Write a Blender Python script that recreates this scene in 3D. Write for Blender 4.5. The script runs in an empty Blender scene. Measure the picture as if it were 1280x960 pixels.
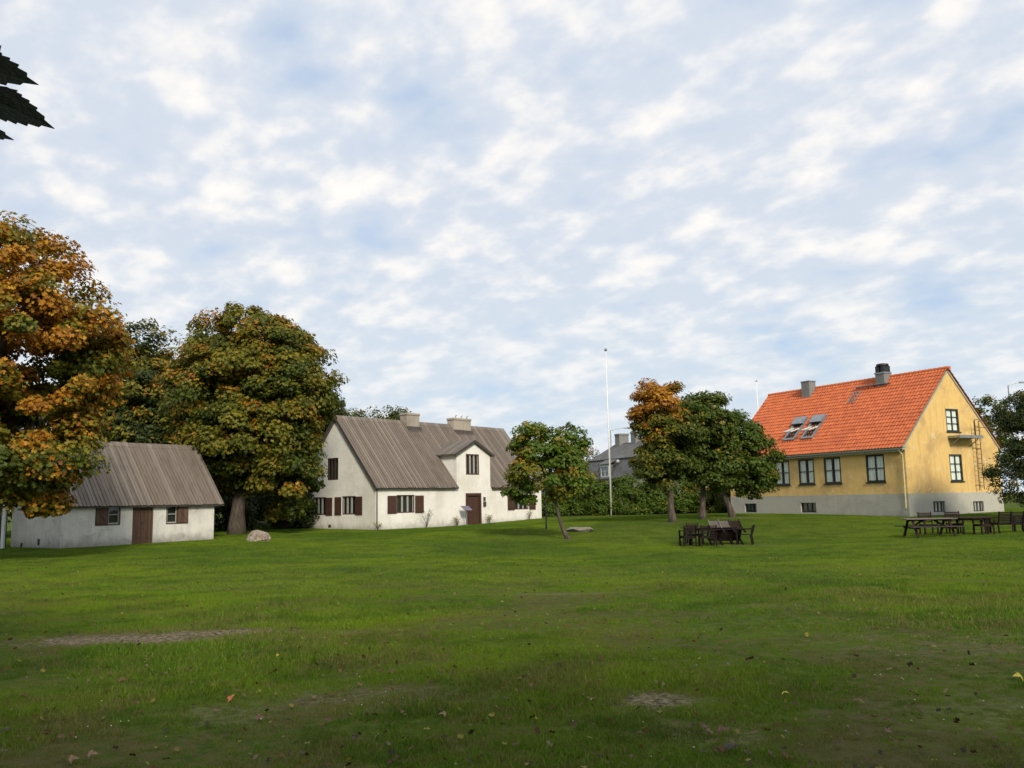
import bpy, bmesh, math, random
import numpy as np
from mathutils import Vector, Matrix
R = math.radians
random.seed(7); rng = np.random.default_rng(7)
scene = bpy.context.scene
col = scene.collection

# ------------------------------------------------------------------ camera
cam_d = bpy.data.cameras.new('camera'); cam = bpy.data.objects.new('camera', cam_d); col.objects.link(cam)
cam_d.sensor_width = 36; cam_d.lens = 1100/1280*36; cam_d.clip_start = 0.05; cam_d.clip_end = 4000
ROLL = math.atan(0.0192); PITCH = math.atan(146.3*math.cos(ROLL)/1100)
cam.location = (0, 0, 1.6)
cam.rotation_euler = (Matrix.Rotation(math.pi/2+PITCH, 3, 'X') @ Matrix.Rotation(-ROLL, 3, 'Z')).to_euler()
scene.camera = cam
scene.render.resolution_x = 1024; scene.render.resolution_y = 768
scene.render.engine = 'CYCLES'
scene.view_settings.view_transform = 'Standard'; scene.view_settings.look = 'None'
scene.view_settings.exposure = 0.53; scene.view_settings.gamma = 1.0

# ------------------------------------------------------------------ world
SUN_EL = 32; SUN_AZ = math.degrees(math.atan2(0.30, -0.93))
world = bpy.data.worlds.new('World'); scene.world = world; world.use_nodes = True
wt = world.node_tree; wt.nodes.clear()
def N(nt, typ, **kw):
    n = nt.nodes.new(typ)
    for k, v in kw.items():
        if k.startswith('_'): setattr(n, k[1:], v)
        else: n.inputs[k.replace('__', ' ')].default_value = v
    return n
def math_(nt, op, a, b=None, c=None, clamp=False):
    n = nt.nodes.new('ShaderNodeMath'); n.operation = op; n.use_clamp = clamp
    for i, v in enumerate((a, b, c)):
        if v is None: continue
        if isinstance(v, (int, float)): n.inputs[i].default_value = v
        else: nt.links.new(v, n.inputs[i])
    return n.outputs[0]
def mix_(nt, fac, a, b, blend='MIX'):
    n = nt.nodes.new('ShaderNodeMix'); n.data_type = 'RGBA'; n.blend_type = blend
    for i, v in ((0, fac), (6, a), (7, b)):
        if isinstance(v, (int, float)): n.inputs[i].default_value = v
        elif isinstance(v, tuple): n.inputs[i].default_value = (*v[:3], 1)
        else: nt.links.new(v, n.inputs[i])
    return n.outputs[2]
def ramp_(nt, v, lo, hi, a=0.0, b=1.0, smooth=True):
    n = nt.nodes.new('ShaderNodeMapRange'); n.interpolation_type = 'SMOOTHSTEP' if smooth else 'LINEAR'
    n.clamp = True if not smooth else n.clamp
    n.inputs[1].default_value = lo; n.inputs[2].default_value = hi; n.inputs[3].default_value = a; n.inputs[4].default_value = b
    nt.links.new(v, n.inputs[0]); return n.outputs[0]
def noise_(nt, vec, scale, detail=4, rough=0.5, dist=0.0):
    n = N(nt, 'ShaderNodeTexNoise', Scale=scale, Detail=detail, Roughness=rough, Distortion=dist)
    nt.links.new(vec, n.inputs['Vector']); return n.outputs['Fac']
def mapping_(nt, vec, loc=(0, 0, 0), rot=(0, 0, 0), scale=(1, 1, 1)):
    n = nt.nodes.new('ShaderNodeMapping'); nt.links.new(vec, n.inputs[0])
    n.inputs[1].default_value = loc; n.inputs[2].default_value = rot; n.inputs[3].default_value = scale; return n.outputs[0]

sky = wt.nodes.new('ShaderNodeTexSky'); sky.sky_type = 'NISHITA'; sky.sun_disc = False
sky.sun_elevation = R(SUN_EL); sky.sun_rotation = R(SUN_AZ)
tc = wt.nodes.new('ShaderNodeTexCoord'); sp = wt.nodes.new('ShaderNodeSeparateXYZ'); wt.links.new(tc.outputs['Generated'], sp.inputs[0])
zc = math_(wt, 'MAXIMUM', sp.outputs[2], 0.0); zz = math_(wt, 'ADD', zc, 0.28)
cx = math_(wt, 'DIVIDE', sp.outputs[0], zz); cy = math_(wt, 'DIVIDE', sp.outputs[1], zz)
cb = wt.nodes.new('ShaderNodeCombineXYZ'); wt.links.new(cx, cb.inputs[0]); wt.links.new(cy, cb.inputs[1])
pl = mapping_(wt, cb.outputs[0], loc=(1.3, 0.4, 0), rot=(0, 0, R(45)))
st = mapping_(wt, pl, scale=(0.86, 1.0, 1))            # long axis = local x
puff = noise_(wt, st, 6.2, 2.2, 0.5, 0.0)
puff2 = noise_(wt, mapping_(wt, st, loc=(7, 3, 1)), 17.0, 3.0, 0.55, 0.0)
bank = noise_(wt, mapping_(wt, pl, loc=(5.1, 2.3, 0), scale=(0.5, 1.1, 1)), 2.0, 3, 0.5, 0.3)
d0 = math_(wt, 'ADD', math_(wt, 'MULTIPLY', puff, 0.62), math_(wt, 'MULTIPLY', bank, 0.38))
d0 = math_(wt, 'ADD', d0, math_(wt, 'MULTIPLY', math_(wt, 'SUBTRACT', puff2, 0.5), 0.16))
cover = ramp_(wt, d0, 0.28, 0.455)
bright = ramp_(wt, math_(wt, 'ADD', math_(wt, 'MULTIPLY', puff, 0.68), math_(wt, 'MULTIPLY', puff2, 0.38)), 0.46, 0.71)
lowf = ramp_(wt, sp.outputs[2], 0.0, 0.35)
grey = mix_(wt, lowf, (0.47, 0.54, 0.60), (0.475, 0.52, 0.59))
white = mix_(wt, lowf, (0.60, 0.615, 0.635), (0.73, 0.70, 0.665))
ccol = mix_(wt, bright, grey, white)
SK = 0.10
ccol = mix_(wt, 1.0, ccol, (1/SK, 1/SK, 1/SK), 'MULTIPLY')
blue = mix_(wt, 1.0, sky.outputs[0], (1.0, 1.0, 1.0), 'MULTIPLY')
veil = mix_(wt, 0.84, blue, (3.7, 4.6, 5.9))            # thin high veil over the blue
out = mix_(wt, math_(wt, 'MULTIPLY', cover, 0.96), veil, ccol)
bg = N(wt, 'ShaderNodeBackground', Strength=SK); wt.links.new(out, bg.inputs[0])
wo = wt.nodes.new('ShaderNodeOutputWorld'); wt.links.new(bg.outputs[0], wo.inputs[0])

# ------------------------------------------------------------------ sun (thin cloud: soft)
sl = bpy.data.lights.new('sun', 'SUN'); sl.energy = 2.3; sl.angle = R(12); sl.color = (1.0, 0.90, 0.74)
so = bpy.data.objects.new('sun', sl); col.objects.link(so)
a = math.atan2(0.30, -0.93); e = R(SUN_EL)
todir = Vector((math.sin(a)*math.cos(e), math.cos(a)*math.cos(e), math.sin(e)))
so.rotation_euler = todir.to_track_quat('Z', 'Y').to_euler(); so.location = (0, -20, 30)

# ------------------------------------------------------------------ terrain function
ANCH = np.array([(0,0,0),(0,8,0),(-8,8,0),(8,8,0),(0,16,0),(-8,18,0),(9,18,0),(-16,29,0),(-19,37,.02),(-14.5,42,-.04),(-23,40,-.05),(-11.6,40,.02),
  (-14.6,47,.3),(-8,51,.04),(2,63,.22),(-13.5,55.4,.19),(-2,57,.1),(22.2,50,.34),(15.4,62.3,.43),(2.8,66,.6),(22,66,.45),(2.3,40,.1),
  (8.4,48,.34),(12.6,52,.47),(17,36,-.06),(20,37,-.06),(6.5,35.5,-.44),(8.2,36.2,-.46),(9.6,36.5,-.42),(30,54,.4),(24,42,-.1),(0,80,.6),(-20,70,.4),(30,80,.6),(10,95,.7)], float)
def H(x, y):
    x = np.asarray(x, float); y = np.asarray(y, float)
    num = np.zeros(np.broadcast(x, y).shape); den = np.full(num.shape, 1e-3)
    for ax, ay, az in ANCH:
        w = np.exp(-((x-ax)**2+(y-ay)**2)/(2*4.6**2)); num = num+w*az; den = den+w
    z = num/den
    near = np.exp(-np.maximum(y-12, 0)/14.0)
    return z + near*(0.012*np.sin(x*1.7+y*0.6)*np.sin(y*1.3-x*.4)+0.007*np.sin(x*4.1+1)*np.sin(y*3.3+x))
def hz(x, y): return float(H(x, y))

# ------------------------------------------------------------------ object helpers
def tag(o, label=None, cat=None, group=None, kind=None):
    if label: o['label'] = label
    if cat: o['category'] = cat
    if group: o['group'] = group
    if kind: o['kind'] = kind
    return o
def empty(name, loc=(0, 0, 0), rz=0.0, parent=None):
    o = bpy.data.objects.new(name, None); col.objects.link(o); o.location = loc; o.rotation_euler = (0, 0, rz); o.empty_display_size = .3
    if parent: o.parent = parent
    return o
def copy_tree(o, parent=None):
    c = o.copy(); col.objects.link(c); c.parent = parent
    for ch in [k for k in o.children]: copy_tree(ch, c)
    return c
class MB:
    def __init__(s): s.v = []; s.f = []
    def add(s, vs, fs):
        b = len(s.v); s.v += [tuple(p) for p in vs]; s.f += [tuple(i+b for i in f) for f in fs]; return s
    def box(s, x0, x1, y0, y1, z0, z1, M=None):
        vs = [(x0,y0,z0),(x1,y0,z0),(x1,y1,z0),(x0,y1,z0),(x0,y0,z1),(x1,y0,z1),(x1,y1,z1),(x0,y1,z1)]
        if M is not None: vs = [M @ Vector(p) for p in vs]
        return s.add(vs, [(0,3,2,1),(4,5,6,7),(0,1,5,4),(1,2,6,5),(2,3,7,6),(3,0,4,7)])
    def bar(s, p, q, w, t, up=(0, 0, 1)):
        p = Vector(p); q = Vector(q); d = (q-p); L = d.length; d.normalize(); x = d.cross(Vector(up))
        if x.length < 1e-4: x = d.cross(Vector((1, 0, 0)))
        x.normalize(); y = x.cross(d)
        M = Matrix((x, d, y)).transposed().to_4x4(); M.translation = p
        return s.box(-w/2, w/2, 0, L, -t/2, t/2, M)
    def prism(s, poly, axis, a, b):           # poly 2D pts; axis 'x': (y,z) extruded in x ; 'y': (x,z) ; 'z': (x,y)
        n = len(poly); f = {'x': lambda p, c: (c, p[0], p[1]), 'y': lambda p, c: (p[0], c, p[1]), 'z': lambda p, c: (p[0], p[1], c)}[axis]
        vs = [f(p, a) for p in poly]+[f(p, b) for p in poly]
        return s.add(vs, [tuple(range(n)), tuple(range(2*n-1, n-1, -1))]+[(i, i+n, (i+1) % n+n, (i+1) % n) for i in range(n)])
    def tube(s, pts, rad, n=8, cap=True):
        pts = [Vector(p) for p in pts]; b = len(s.v); prev = None
        for i, p in enumerate(pts):
            d = (pts[min(i+1, len(pts)-1)]-pts[max(i-1, 0)]).normalized()
            if prev is None:
                x = d.cross(Vector((0.13, 0.97, 0.2))).normalized()
            else: x = (prev-d*prev.dot(d)).normalized()
            prev = x; y = d.cross(x); r = rad[i] if hasattr(rad, '__len__') else rad
            for k in range(n):
                a = 2*math.pi*k/n; s.v.append(tuple(p+(x*math.cos(a)+y*math.sin(a))*r))
        for i in range(len(pts)-1):
            for k in range(n):
                s.f.append((b+i*n+k, b+i*n+(k+1) % n, b+(i+1)*n+(k+1) % n, b+(i+1)*n+k))
        if cap:
            s.f.append(tuple(b+k for k in range(n-1, -1, -1))); s.f.append(tuple(b+(len(pts)-1)*n+k for k in range(n)))
        return s
    def lathe(s, prof, n=20, c=(0, 0, 0)):
        b = len(s.v)
        for r, z in prof:
            for k in range(n):
                a = 2*math.pi*k/n; s.v.append((c[0]+r*math.cos(a), c[1]+r*math.sin(a), c[2]+z))
        for i in range(len(prof)-1):
            for k in range(n): s.f.append((b+i*n+k, b+i*n+(k+1) % n, b+(i+1)*n+(k+1) % n, b+(i+1)*n+k))
        s.f.append(tuple(b+k for k in range(n-1, -1, -1))); s.f.append(tuple(b+(len(prof)-1)*n+k for k in range(n)))
        return s
    def build(s, name, mat, parent=None, loc=None, rz=0.0, smooth=False, bevel=0.0):
        me = bpy.data.meshes.new(name); me.from_pydata(s.v, [], s.f); me.materials.append(mat)
        bm = bmesh.new(); bm.from_mesh(me); bmesh.ops.recalc_face_normals(bm, faces=bm.faces); bm.to_mesh(me); bm.free()
        if smooth: me.polygons.foreach_set('use_smooth', [True]*len(me.polygons))
        o = bpy.data.objects.new(name, me); col.objects.link(o)
        if parent: o.parent = parent
        if loc is not None: o.location = loc
        o.rotation_euler = (0, 0, rz)
        if bevel:
            m = o.modifiers.new('bevel', 'BEVEL'); m.width = bevel; m.segments = 2; m.limit_method = 'ANGLE'
        return o
def cut(o, boxes):
    mb = MB()
    for b in boxes: mb.box(*b)
    c = mb.build('cutter', o.data.materials[0])
    m = o.modifiers.new('b', 'BOOLEAN'); m.operation = 'DIFFERENCE'; m.object = c; m.solver = 'EXACT'
    par = o.parent; o.parent = None
    bpy.context.view_layer.update()
    dg = bpy.context.evaluated_depsgraph_get(); me = bpy.data.meshes.new_from_object(o.evaluated_get(dg))
    o.modifiers.clear(); o.data = me; o.parent = par
    bpy.data.objects.remove(c)

# ------------------------------------------------------------------ materials
def new_mat(name):
    m = bpy.data.materials.new(name); m.use_nodes = True; nt = m.node_tree; b = nt.nodes['Principled BSDF']; return m, nt, b
def coords(nt, kind='Object'):
    t = nt.nodes.new('ShaderNodeTexCoord'); return t.outputs[kind]
def bump_(nt, b, h, strength=0.3, dist=0.02):
    n = N(nt, 'ShaderNodeBump', Strength=strength, Distance=dist); nt.links.new(h, n.inputs['Height']); nt.links.new(n.outputs[0], b.inputs['Normal'])
def simple(name, c, rough=0.7, var=0.25, scale=8.0, metal=0.0, bump=0.15, stretch=(1, 1, 1)):
    m, nt, b = new_mat(name); v = mapping_(nt, coords(nt), scale=stretch)
    n1 = noise_(nt, v, scale, 5, 0.6)
    cc = mix_(nt, ramp_(nt, n1, .3, .7), tuple(x*(1-var) for x in c), tuple(min(1, x*(1+var)) for x in c))
    nt.links.new(cc, b.inputs['Base Color']); b.inputs['Roughness'].default_value = rough; b.inputs['Metallic'].default_value = metal
    if bump: bump_(nt, b, noise_(nt, v, scale*3, 4, .6), bump, 0.01)
    return m
def plaster(name, c, stain, stain2, amt=0.5, base_dark=True, seed=0):
    m, nt, b = new_mat(name); v = mapping_(nt, coords(nt), loc=(seed, seed*1.7, 0))
    big = noise_(nt, v, 0.55, 5, 0.6, .4); mid = noise_(nt, v, 2.2, 6, 0.65, .6)
    drip = noise_(nt, mapping_(nt, v, scale=(3, 3, 0.35)), 1.6, 4, .6)
    c1 = mix_(nt, math_(nt, 'MULTIPLY', ramp_(nt, big, .42, .70), amt), c, stain)
    c1 = mix_(nt, math_(nt, 'MULTIPLY', ramp_(nt, mid, .54, .72), amt*.8), c1, stain2)
    c1 = mix_(nt, math_(nt, 'MULTIPLY', ramp_(nt, drip, .50, .74), amt*.7), c1, stain)
    if base_dark:
        s = nt.nodes.new('ShaderNodeSeparateXYZ'); nt.links.new(coords(nt), s.inputs[0])
        g = ramp_(nt, math_(nt, 'ADD', s.outputs[2], math_(nt, 'MULTIPLY', mid, -0.7)), -0.45, 0.25, 1, 0)
        c1 = mix_(nt, math_(nt, 'MULTIPLY', g, .75), c1, tuple(x*.45 for x in stain))  # darker, ragged band towards the wall foot
    nt.links.new(c1, b.inputs['Base Color']); b.inputs['Roughness'].default_value = .9
    h = math_(nt, 'ADD', noise_(nt, v, 14, 5, .65), math_(nt, 'MULTIPLY', mid, 2.0))
    bump_(nt, b, h, .5, .03); return m
M = {}
M['plaster_white'] = plaster('white limewash plaster', (.85, .83, .77), (.60, .57, .48), (.70, .68, .61), .55, seed=1)
M['plaster_old'] = plaster('peeling white plaster', (.70, .68, .62), (.42, .40, .35), (.30, .28, .25), .6, seed=5)
M['plaster_yellow'] = plaster('ochre yellow plaster', (.74, .50, .175), (.52, .34, .14), (.70, .58, .33), 1.0, False, seed=9)
M['plaster_grey'] = plaster('grey plinth render', (.46, .44, .37), (.33, .325, .28), (.39, .38, .33), .7, seed=4)
M['cream'] = simple('cream render', (.62, .57, .42), .9)
def boards(name, c1, c2, c3, pitch=.2, axis=0):
    m, nt, b = new_mat(name); co = coords(nt); s = nt.nodes.new('ShaderNodeSeparateXYZ'); nt.links.new(co, s.inputs[0])
    idx = math_(nt, 'FLOOR', math_(nt, 'DIVIDE', s.outputs[axis], pitch))
    wn = nt.nodes.new('ShaderNodeTexWhiteNoise'); wn.noise_dimensions = '1D'; nt.links.new(idx, wn.inputs['W'])
    sc = [.35, .35, .35]; sc[axis] = 7
    gr = noise_(nt, mapping_(nt, co, scale=tuple(sc)), 3.0, 5, .65)
    big = noise_(nt, co, .6, 4, .6)
    cc = mix_(nt, ramp_(nt, gr, .3, .7), c1, c2)
    cc = mix_(nt, math_(nt, 'MULTIPLY', ramp_(nt, wn.outputs['Value'], .45, 1.0), .7), cc, c3)
    cc = mix_(nt, math_(nt, 'MULTIPLY', ramp_(nt, big, .5, .75), .35), cc, tuple(x*.6 for x in c1))
    nt.links.new(cc, b.inputs['Base Color']); b.inputs['Roughness'].default_value = .75
    bump_(nt, b, gr, .5, .02); return m
M['roof_wood'] = boards('weathered tarred roof boards', (.120, .094, .074), (.195, .162, .135), (.26, .225, .19))
M['roof_wood_side'] = boards('weathered dormer boards', (.115, .095, .080), (.19, .165, .145), (.25, .225, .20), axis=1)
M['roof_trim'] = simple('dark roof trim', (.055, .045, .040), .8)
M['brown_paint'] = simple('brown oil paint', (.070, .032, .022), .55, .2, 12, bump=.1, stretch=(4, 4, .4))
M['brown_wood'] = boards('old brown door planks', (.060, .030, .018), (.115, .062, .038), (.14, .085, .055), .16)
M['dark_green'] = simple('black green window paint', (.022, .026, .018), .45, .2)
M['white_paint'] = simple('white window paint', (.62, .62, .58), .5, .1)
M['pale_frame'] = simple('pale grey window paint', (.36, .37, .34), .5, .1)
M['curtain'] = simple('white curtain cloth', (.86, .87, .83), .9, .15, 3, stretch=(8, 1, .3))
M['shade_panel'] = simple('painted dark of unlit room', (.018, .018, .017), .9)  # near-black sheets paint in the darkness of unlit rooms
M['chimney'] = plaster('chimney render', (.40, .35, .28), (.22, .19, .16), (.30, .27, .22), .7, False, seed=3)
M['chimney_grey'] = plaster('grey chimney render', (.22, .22, .21), (.12, .12, .11), (.30, .30, .28), .6, False, seed=2)
M['black_metal'] = simple('black sheet metal', (.025, .026, .026), .5, .3, metal=.3)
M['zinc'] = simple('weathered zinc', (.30, .32, .33), .45, .25, metal=.6)
M['grey_paint'] = simple('grey green trim paint', (.36, .38, .31), .6, .15)
M['pale_yellow'] = simple('pale yellow pipe paint', (.62, .53, .27), .5, .15)
M['white_pole'] = simple('white pole paint', (.78, .78, .76), .4, .08)
M['wood_dark'] = simple('dark stained garden wood', (.011, .006, .005), .75, .35, 6, stretch=(1, 6, 6))
M['wood_pale'] = simple('bleached tabletop and painted skylit back wood', (.14, .115, .10), .7, .3, 6, stretch=(1, 6, 6))  # pale table wood; also paints the sky light on tipped chair backs
M['wood_mid'] = simple('worn brown garden wood', (.026, .015, .011), .8, .3, 6, stretch=(1, 6, 6))
M['wood_grey'] = simple('grey garden wood', (.055, .045, .038), .8, .3, 6, stretch=(1, 6, 6))
M['fence_green'] = simple('dark green fence paint', (.025, .05, .025), .7, .3, 6)
for k_ in ('wood_dark', 'wood_mid', 'wood_grey'): M[k_].node_tree.nodes['Principled BSDF'].inputs['Specular IOR Level'].default_value = .2
M['globe'] = simple('milky lamp globe', (.42, .43, .42), .3, .05, bump=0)
M['sign'] = simple('purple grey sign plate', (.14, .12, .17), .35, .2)
def rock(name, a_, b_, c_):
    m, nt, b = new_mat(name); v = coords(nt); n1 = noise_(nt, v, 5, 6, .7, .5); n2 = noise_(nt, v, 16, 5, .7)
    c = mix_(nt, ramp_(nt, n1, .40, .58), a_, b_); c = mix_(nt, ramp_(nt, n2, .52, .62), c, c_); nt.links.new(c, b.inputs['Base Color']); b.inputs['Roughness'].default_value = .95
    bump_(nt, b, math_(nt, 'ADD', n1, n2), 1.0, .06); return m
M['stone'] = rock('granite boulder', (.42, .36, .28), (.20, .125, .10), (.50, .46, .38))
M['slab'] = rock('stone slab', (.30, .27, .22), (.17, .15, .12), (.38, .35, .29))
M['grey_roof'] = simple('grey sheet metal roof', (.105, .105, .105), .6, .25, 1.2, metal=.1)
def bark_mat():
    m, nt, b = new_mat('bark'); v = mapping_(nt, coords(nt), scale=(1, 1, .25)); n1 = noise_(nt, v, 9, 6, .7, .5)
    cc = mix_(nt, ramp_(nt, n1, .3, .7), (.035, .027, .020), (.13, .105, .08))
    cc = mix_(nt, math_(nt, 'MULTIPLY', ramp_(nt, noise_(nt, coords(nt), 1.5, 4), .55, .7), .5), cc, (.07, .08, .03))
    nt.links.new(cc, b.inputs['Base Color']); b.inputs['Roughness'].default_value = .95; bump_(nt, b, n1, .9, .04); return m
M['bark'] = bark_mat()
def glass_mat():
    m, nt, b = new_mat('window glass'); nt.nodes.remove(b)
    g = N(nt, 'ShaderNodeBsdfGlossy', Roughness=.03); g.inputs[0].default_value = (.9, .95, 1, 1)
    t = nt.nodes.new('ShaderNodeBsdfTransparent'); t.inputs[0].default_value = (.95, .97, .95, 1)
    lw = N(nt, 'ShaderNodeLayerWeight', Blend=.5); fac = math_(nt, 'ADD', math_(nt, 'MULTIPLY', math_(nt, 'POWER', lw.outputs['Facing'], 4.0), .85), .03); n1 = noise_(nt, coords(nt), 2.0, 1); bm_ = N(nt, 'ShaderNodeBump', Strength=.05, Distance=.02); nt.links.new(n1, bm_.inputs['Height'])
    nt.links.new(bm_.outputs[0], g.inputs['Normal']); mx = nt.nodes.new('ShaderNodeMixShader')
    nt.links.new(fac, mx.inputs[0]); nt.links.new(t.outputs[0], mx.inputs[1]); nt.links.new(g.outputs[0], mx.inputs[2])
    nt.links.new(mx.outputs[0], nt.nodes['Material Output'].inputs[0]); return m
M['glass'] = glass_mat()
def tile_mat():
    m, nt, b = new_mat('orange clay pantiles'); co = coords(nt); uv = coords(nt, 'UV')
    s = nt.nodes.new('ShaderNodeSeparateXYZ'); nt.links.new(uv, s.inputs[0])
    cbn = nt.nodes.new('ShaderNodeCombineXYZ'); nt.links.new(math_(nt, 'FLOOR', s.outputs[0]), cbn.inputs[0]); nt.links.new(math_(nt, 'FLOOR', s.outputs[1]), cbn.inputs[1])
    wn = nt.nodes.new('ShaderNodeTexWhiteNoise'); wn.noise_dimensions = '2D'; nt.links.new(cbn.outputs[0], wn.inputs['Vector'])
    big = noise_(nt, co, .7, 5, .6)
    cc = mix_(nt, wn.outputs['Value'], (.44, .100, .028), (.56, .140, .042))
    cc = mix_(nt, math_(nt, 'MULTIPLY', ramp_(nt, big, .48, .72), .5), cc, (.36, .08, .03))
    cc = mix_(nt, math_(nt, 'MULTIPLY', ramp_(nt, noise_(nt, co, 5, 4), .6, .75), .35), cc, (.22, .10, .06))
    nt.links.new(cc, b.inputs['Base Color']); b.inputs['Roughness'].default_value = .7; return m
M['tiles'] = tile_mat()
def leaf_mat(name, transl=.28, rough=.55):
    m, nt, b = new_mat(name); at_ = nt.nodes.new('ShaderNodeAttribute'); at_.attribute_name = 'col'
    nt.links.new(at_.outputs['Color'], b.inputs['Base Color']); b.inputs['Roughness'].default_value = rough
    b.inputs['Specular IOR Level'].default_value = .25
    t = nt.nodes.new('ShaderNodeBsdfTranslucent'); nt.links.new(mix_(nt, 1.0, at_.outputs['Color'], (1.3, 1.35, .8), 'MULTIPLY'), t.inputs[0])
    mx = nt.nodes.new('ShaderNodeMixShader'); mx.inputs[0].default_value = transl
    nt.links.new(b.outputs[0], mx.inputs[1]); nt.links.new(t.outputs[0], mx.inputs[2]); nt.links.new(mx.outputs[0], nt.nodes['Material Output'].inputs[0]); return m
M['leaf'] = leaf_mat('leaf')

# lawn colour, shared by soil sheet and blades (world position driven)
PATCH = [(-4.9, 11.1, 1.35, .50, 1.0), (-3.7, 11.6, 1.1, .38, .9), (-2.2, 11.4, .5, .2, .45), (1.05, 7.35, .40, .36, .85), (.75, 15.55, .95, .16, .5), (2.3, 16.3, .65, .16, .55),
         (-1.2, 7.6, .9, .5, .35), (5.0, 9.6, 1.6, .9, .2), (3.8, 6.7, 1.3, .6, .22), (4.6, 13.6, 1.4, .5, .25), (-2.3, 7.2, .5, .4, .3), (1.3, 6.3, .5, .4, .35), (12.9, 50.6, 2.1, 1.0, .9), (9.4, 36.2, 1.8, .9, .35),
         (-10.2, 41.4, 1.2, .6, .25), (8.4, 47.6, .9, .7, .5), (2.4, 39.8, .6, .45, .5)]
def lawn_nodes(nt, blades):
    g = nt.nodes.new('ShaderNodeNewGeometry'); P = g.outputs['Position']
    s = nt.nodes.new('ShaderNodeSeparateXYZ'); nt.links.new(P, s.inputs[0])
    P2 = nt.nodes.new('ShaderNodeCombineXYZ'); nt.links.new(s.outputs[0], P2.inputs[0]); nt.links.new(s.outputs[1], P2.inputs[1]); P = P2.outputs[0]
    big = noise_(nt, P, .16, 4, .55, .3); mid = noise_(nt, P, .9, 5, .6, .4); fine = noise_(nt, P, 6, 4, .65)
    wob = math_(nt, 'MULTIPLY', math_(nt, 'SUBTRACT', noise_(nt, P, 2.6, 7, .78), .5), 3.0)
    dirt = None
    for cx_, cy_, rx, ry, am in PATCH:
        dx = math_(nt, 'DIVIDE', math_(nt, 'SUBTRACT', s.outputs[0], cx_), rx); dy = math_(nt, 'DIVIDE', math_(nt, 'SUBTRACT', s.outputs[1], cy_), ry)
        r = math_(nt, 'SQRT', math_(nt, 'ADD', math_(nt, 'MULTIPLY', dx, dx), math_(nt, 'MULTIPLY', dy, dy)))
        k = ramp_(nt, math_(nt, 'ADD', r, wob), .35, 1.35, am, 0)
        dirt = k if dirt is None else math_(nt, 'MAXIMUM', dirt, k)
    dry = ramp_(nt, math_(nt, 'ADD', math_(nt, 'MULTIPLY', noise_(nt, P, .55, 6, .68, .8), .6), math_(nt, 'MULTIPLY', fine, .4)), .465, .575)
    nearf = ramp_(nt, s.outputs[1], 11, 24, 1.0, .25); dry = math_(nt, 'MULTIPLY', dry, nearf)
    return P, s, big, mid, fine, dirt, dry
def lawn_mat():
    m, nt, b = new_mat('lawn soil and moss'); P, s, big, mid, fine, dirt, dry = lawn_nodes(nt, False)
    c = mix_(nt, ramp_(nt, fine, .35, .65), (.036, .058, .008), (.075, .108, .011))
    c = mix_(nt, math_(nt, 'MULTIPLY', ramp_(nt, big, .38, .62), .7), c, (.10, .13, .011))
    c = mix_(nt, math_(nt, 'MULTIPLY', dry, .7), c, (.085, .066, .028))
    soil = mix_(nt, ramp_(nt, noise_(nt, P, 14, 6, .8), .40, .62), (.050, .038, .022), (.29, .235, .155))
    c = mix_(nt, dirt, c, soil)
    nt.links.new(c, b.inputs['Base Color']); b.inputs['Roughness'].default_value = .95; b.inputs['Specular IOR Level'].default_value = .1
    h = math_(nt, 'ADD', noise_(nt, P, 40, 3, .7), math_(nt, 'MULTIPLY', noise_(nt, P, 9, 4, .6), 1.5)); bump_(nt, b, h, .8, .03); return m
def blade_mat():
    m, nt, b = new_mat('grass blades'); P, s, big, mid, fine, dirt, dry = lawn_nodes(nt, True)
    at_ = nt.nodes.new('ShaderNodeAttribute'); at_.attribute_name = 'rnd'
    rr = at_.outputs['Fac']
    c = mix_(nt, rr, (.052, .112, .008), (.130, .225, .012))
    c = mix_(nt, math_(nt, 'MULTIPLY', ramp_(nt, big, .36, .64), .75), c, (.180, .262, .011))
    c = mix_(nt, math_(nt, 'MULTIPLY', ramp_(nt, mid, .47, .62), .50), c, (.030, .078, .006))
    c = mix_(nt, math_(nt, 'MULTIPLY', math_(nt, 'MAXIMUM', math_(nt, 'MULTIPLY', dry, .8), dirt), ramp_(nt, rr, .2, .9, .3, 1)), c, (.20, .155, .060))
    nt.links.new(c, b.inputs['Base Color']); b.inputs['Roughness'].default_value = .6; b.inputs['Specular IOR Level'].default_value = .2
    t = nt.nodes.new('ShaderNodeBsdfTranslucent'); nt.links.new(c, t.inputs[0]); mx = nt.nodes.new('ShaderNodeMixShader'); mx.inputs[0].default_value = .3
    nt.links.new(b.outputs[0], mx.inputs[1]); nt.links.new(t.outputs[0], mx.inputs[2]); nt.links.new(mx.outputs[0], nt.nodes['Material Output'].inputs[0]); return m
M['lawn'] = lawn_mat(); M['blade'] = blade_mat()

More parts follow.
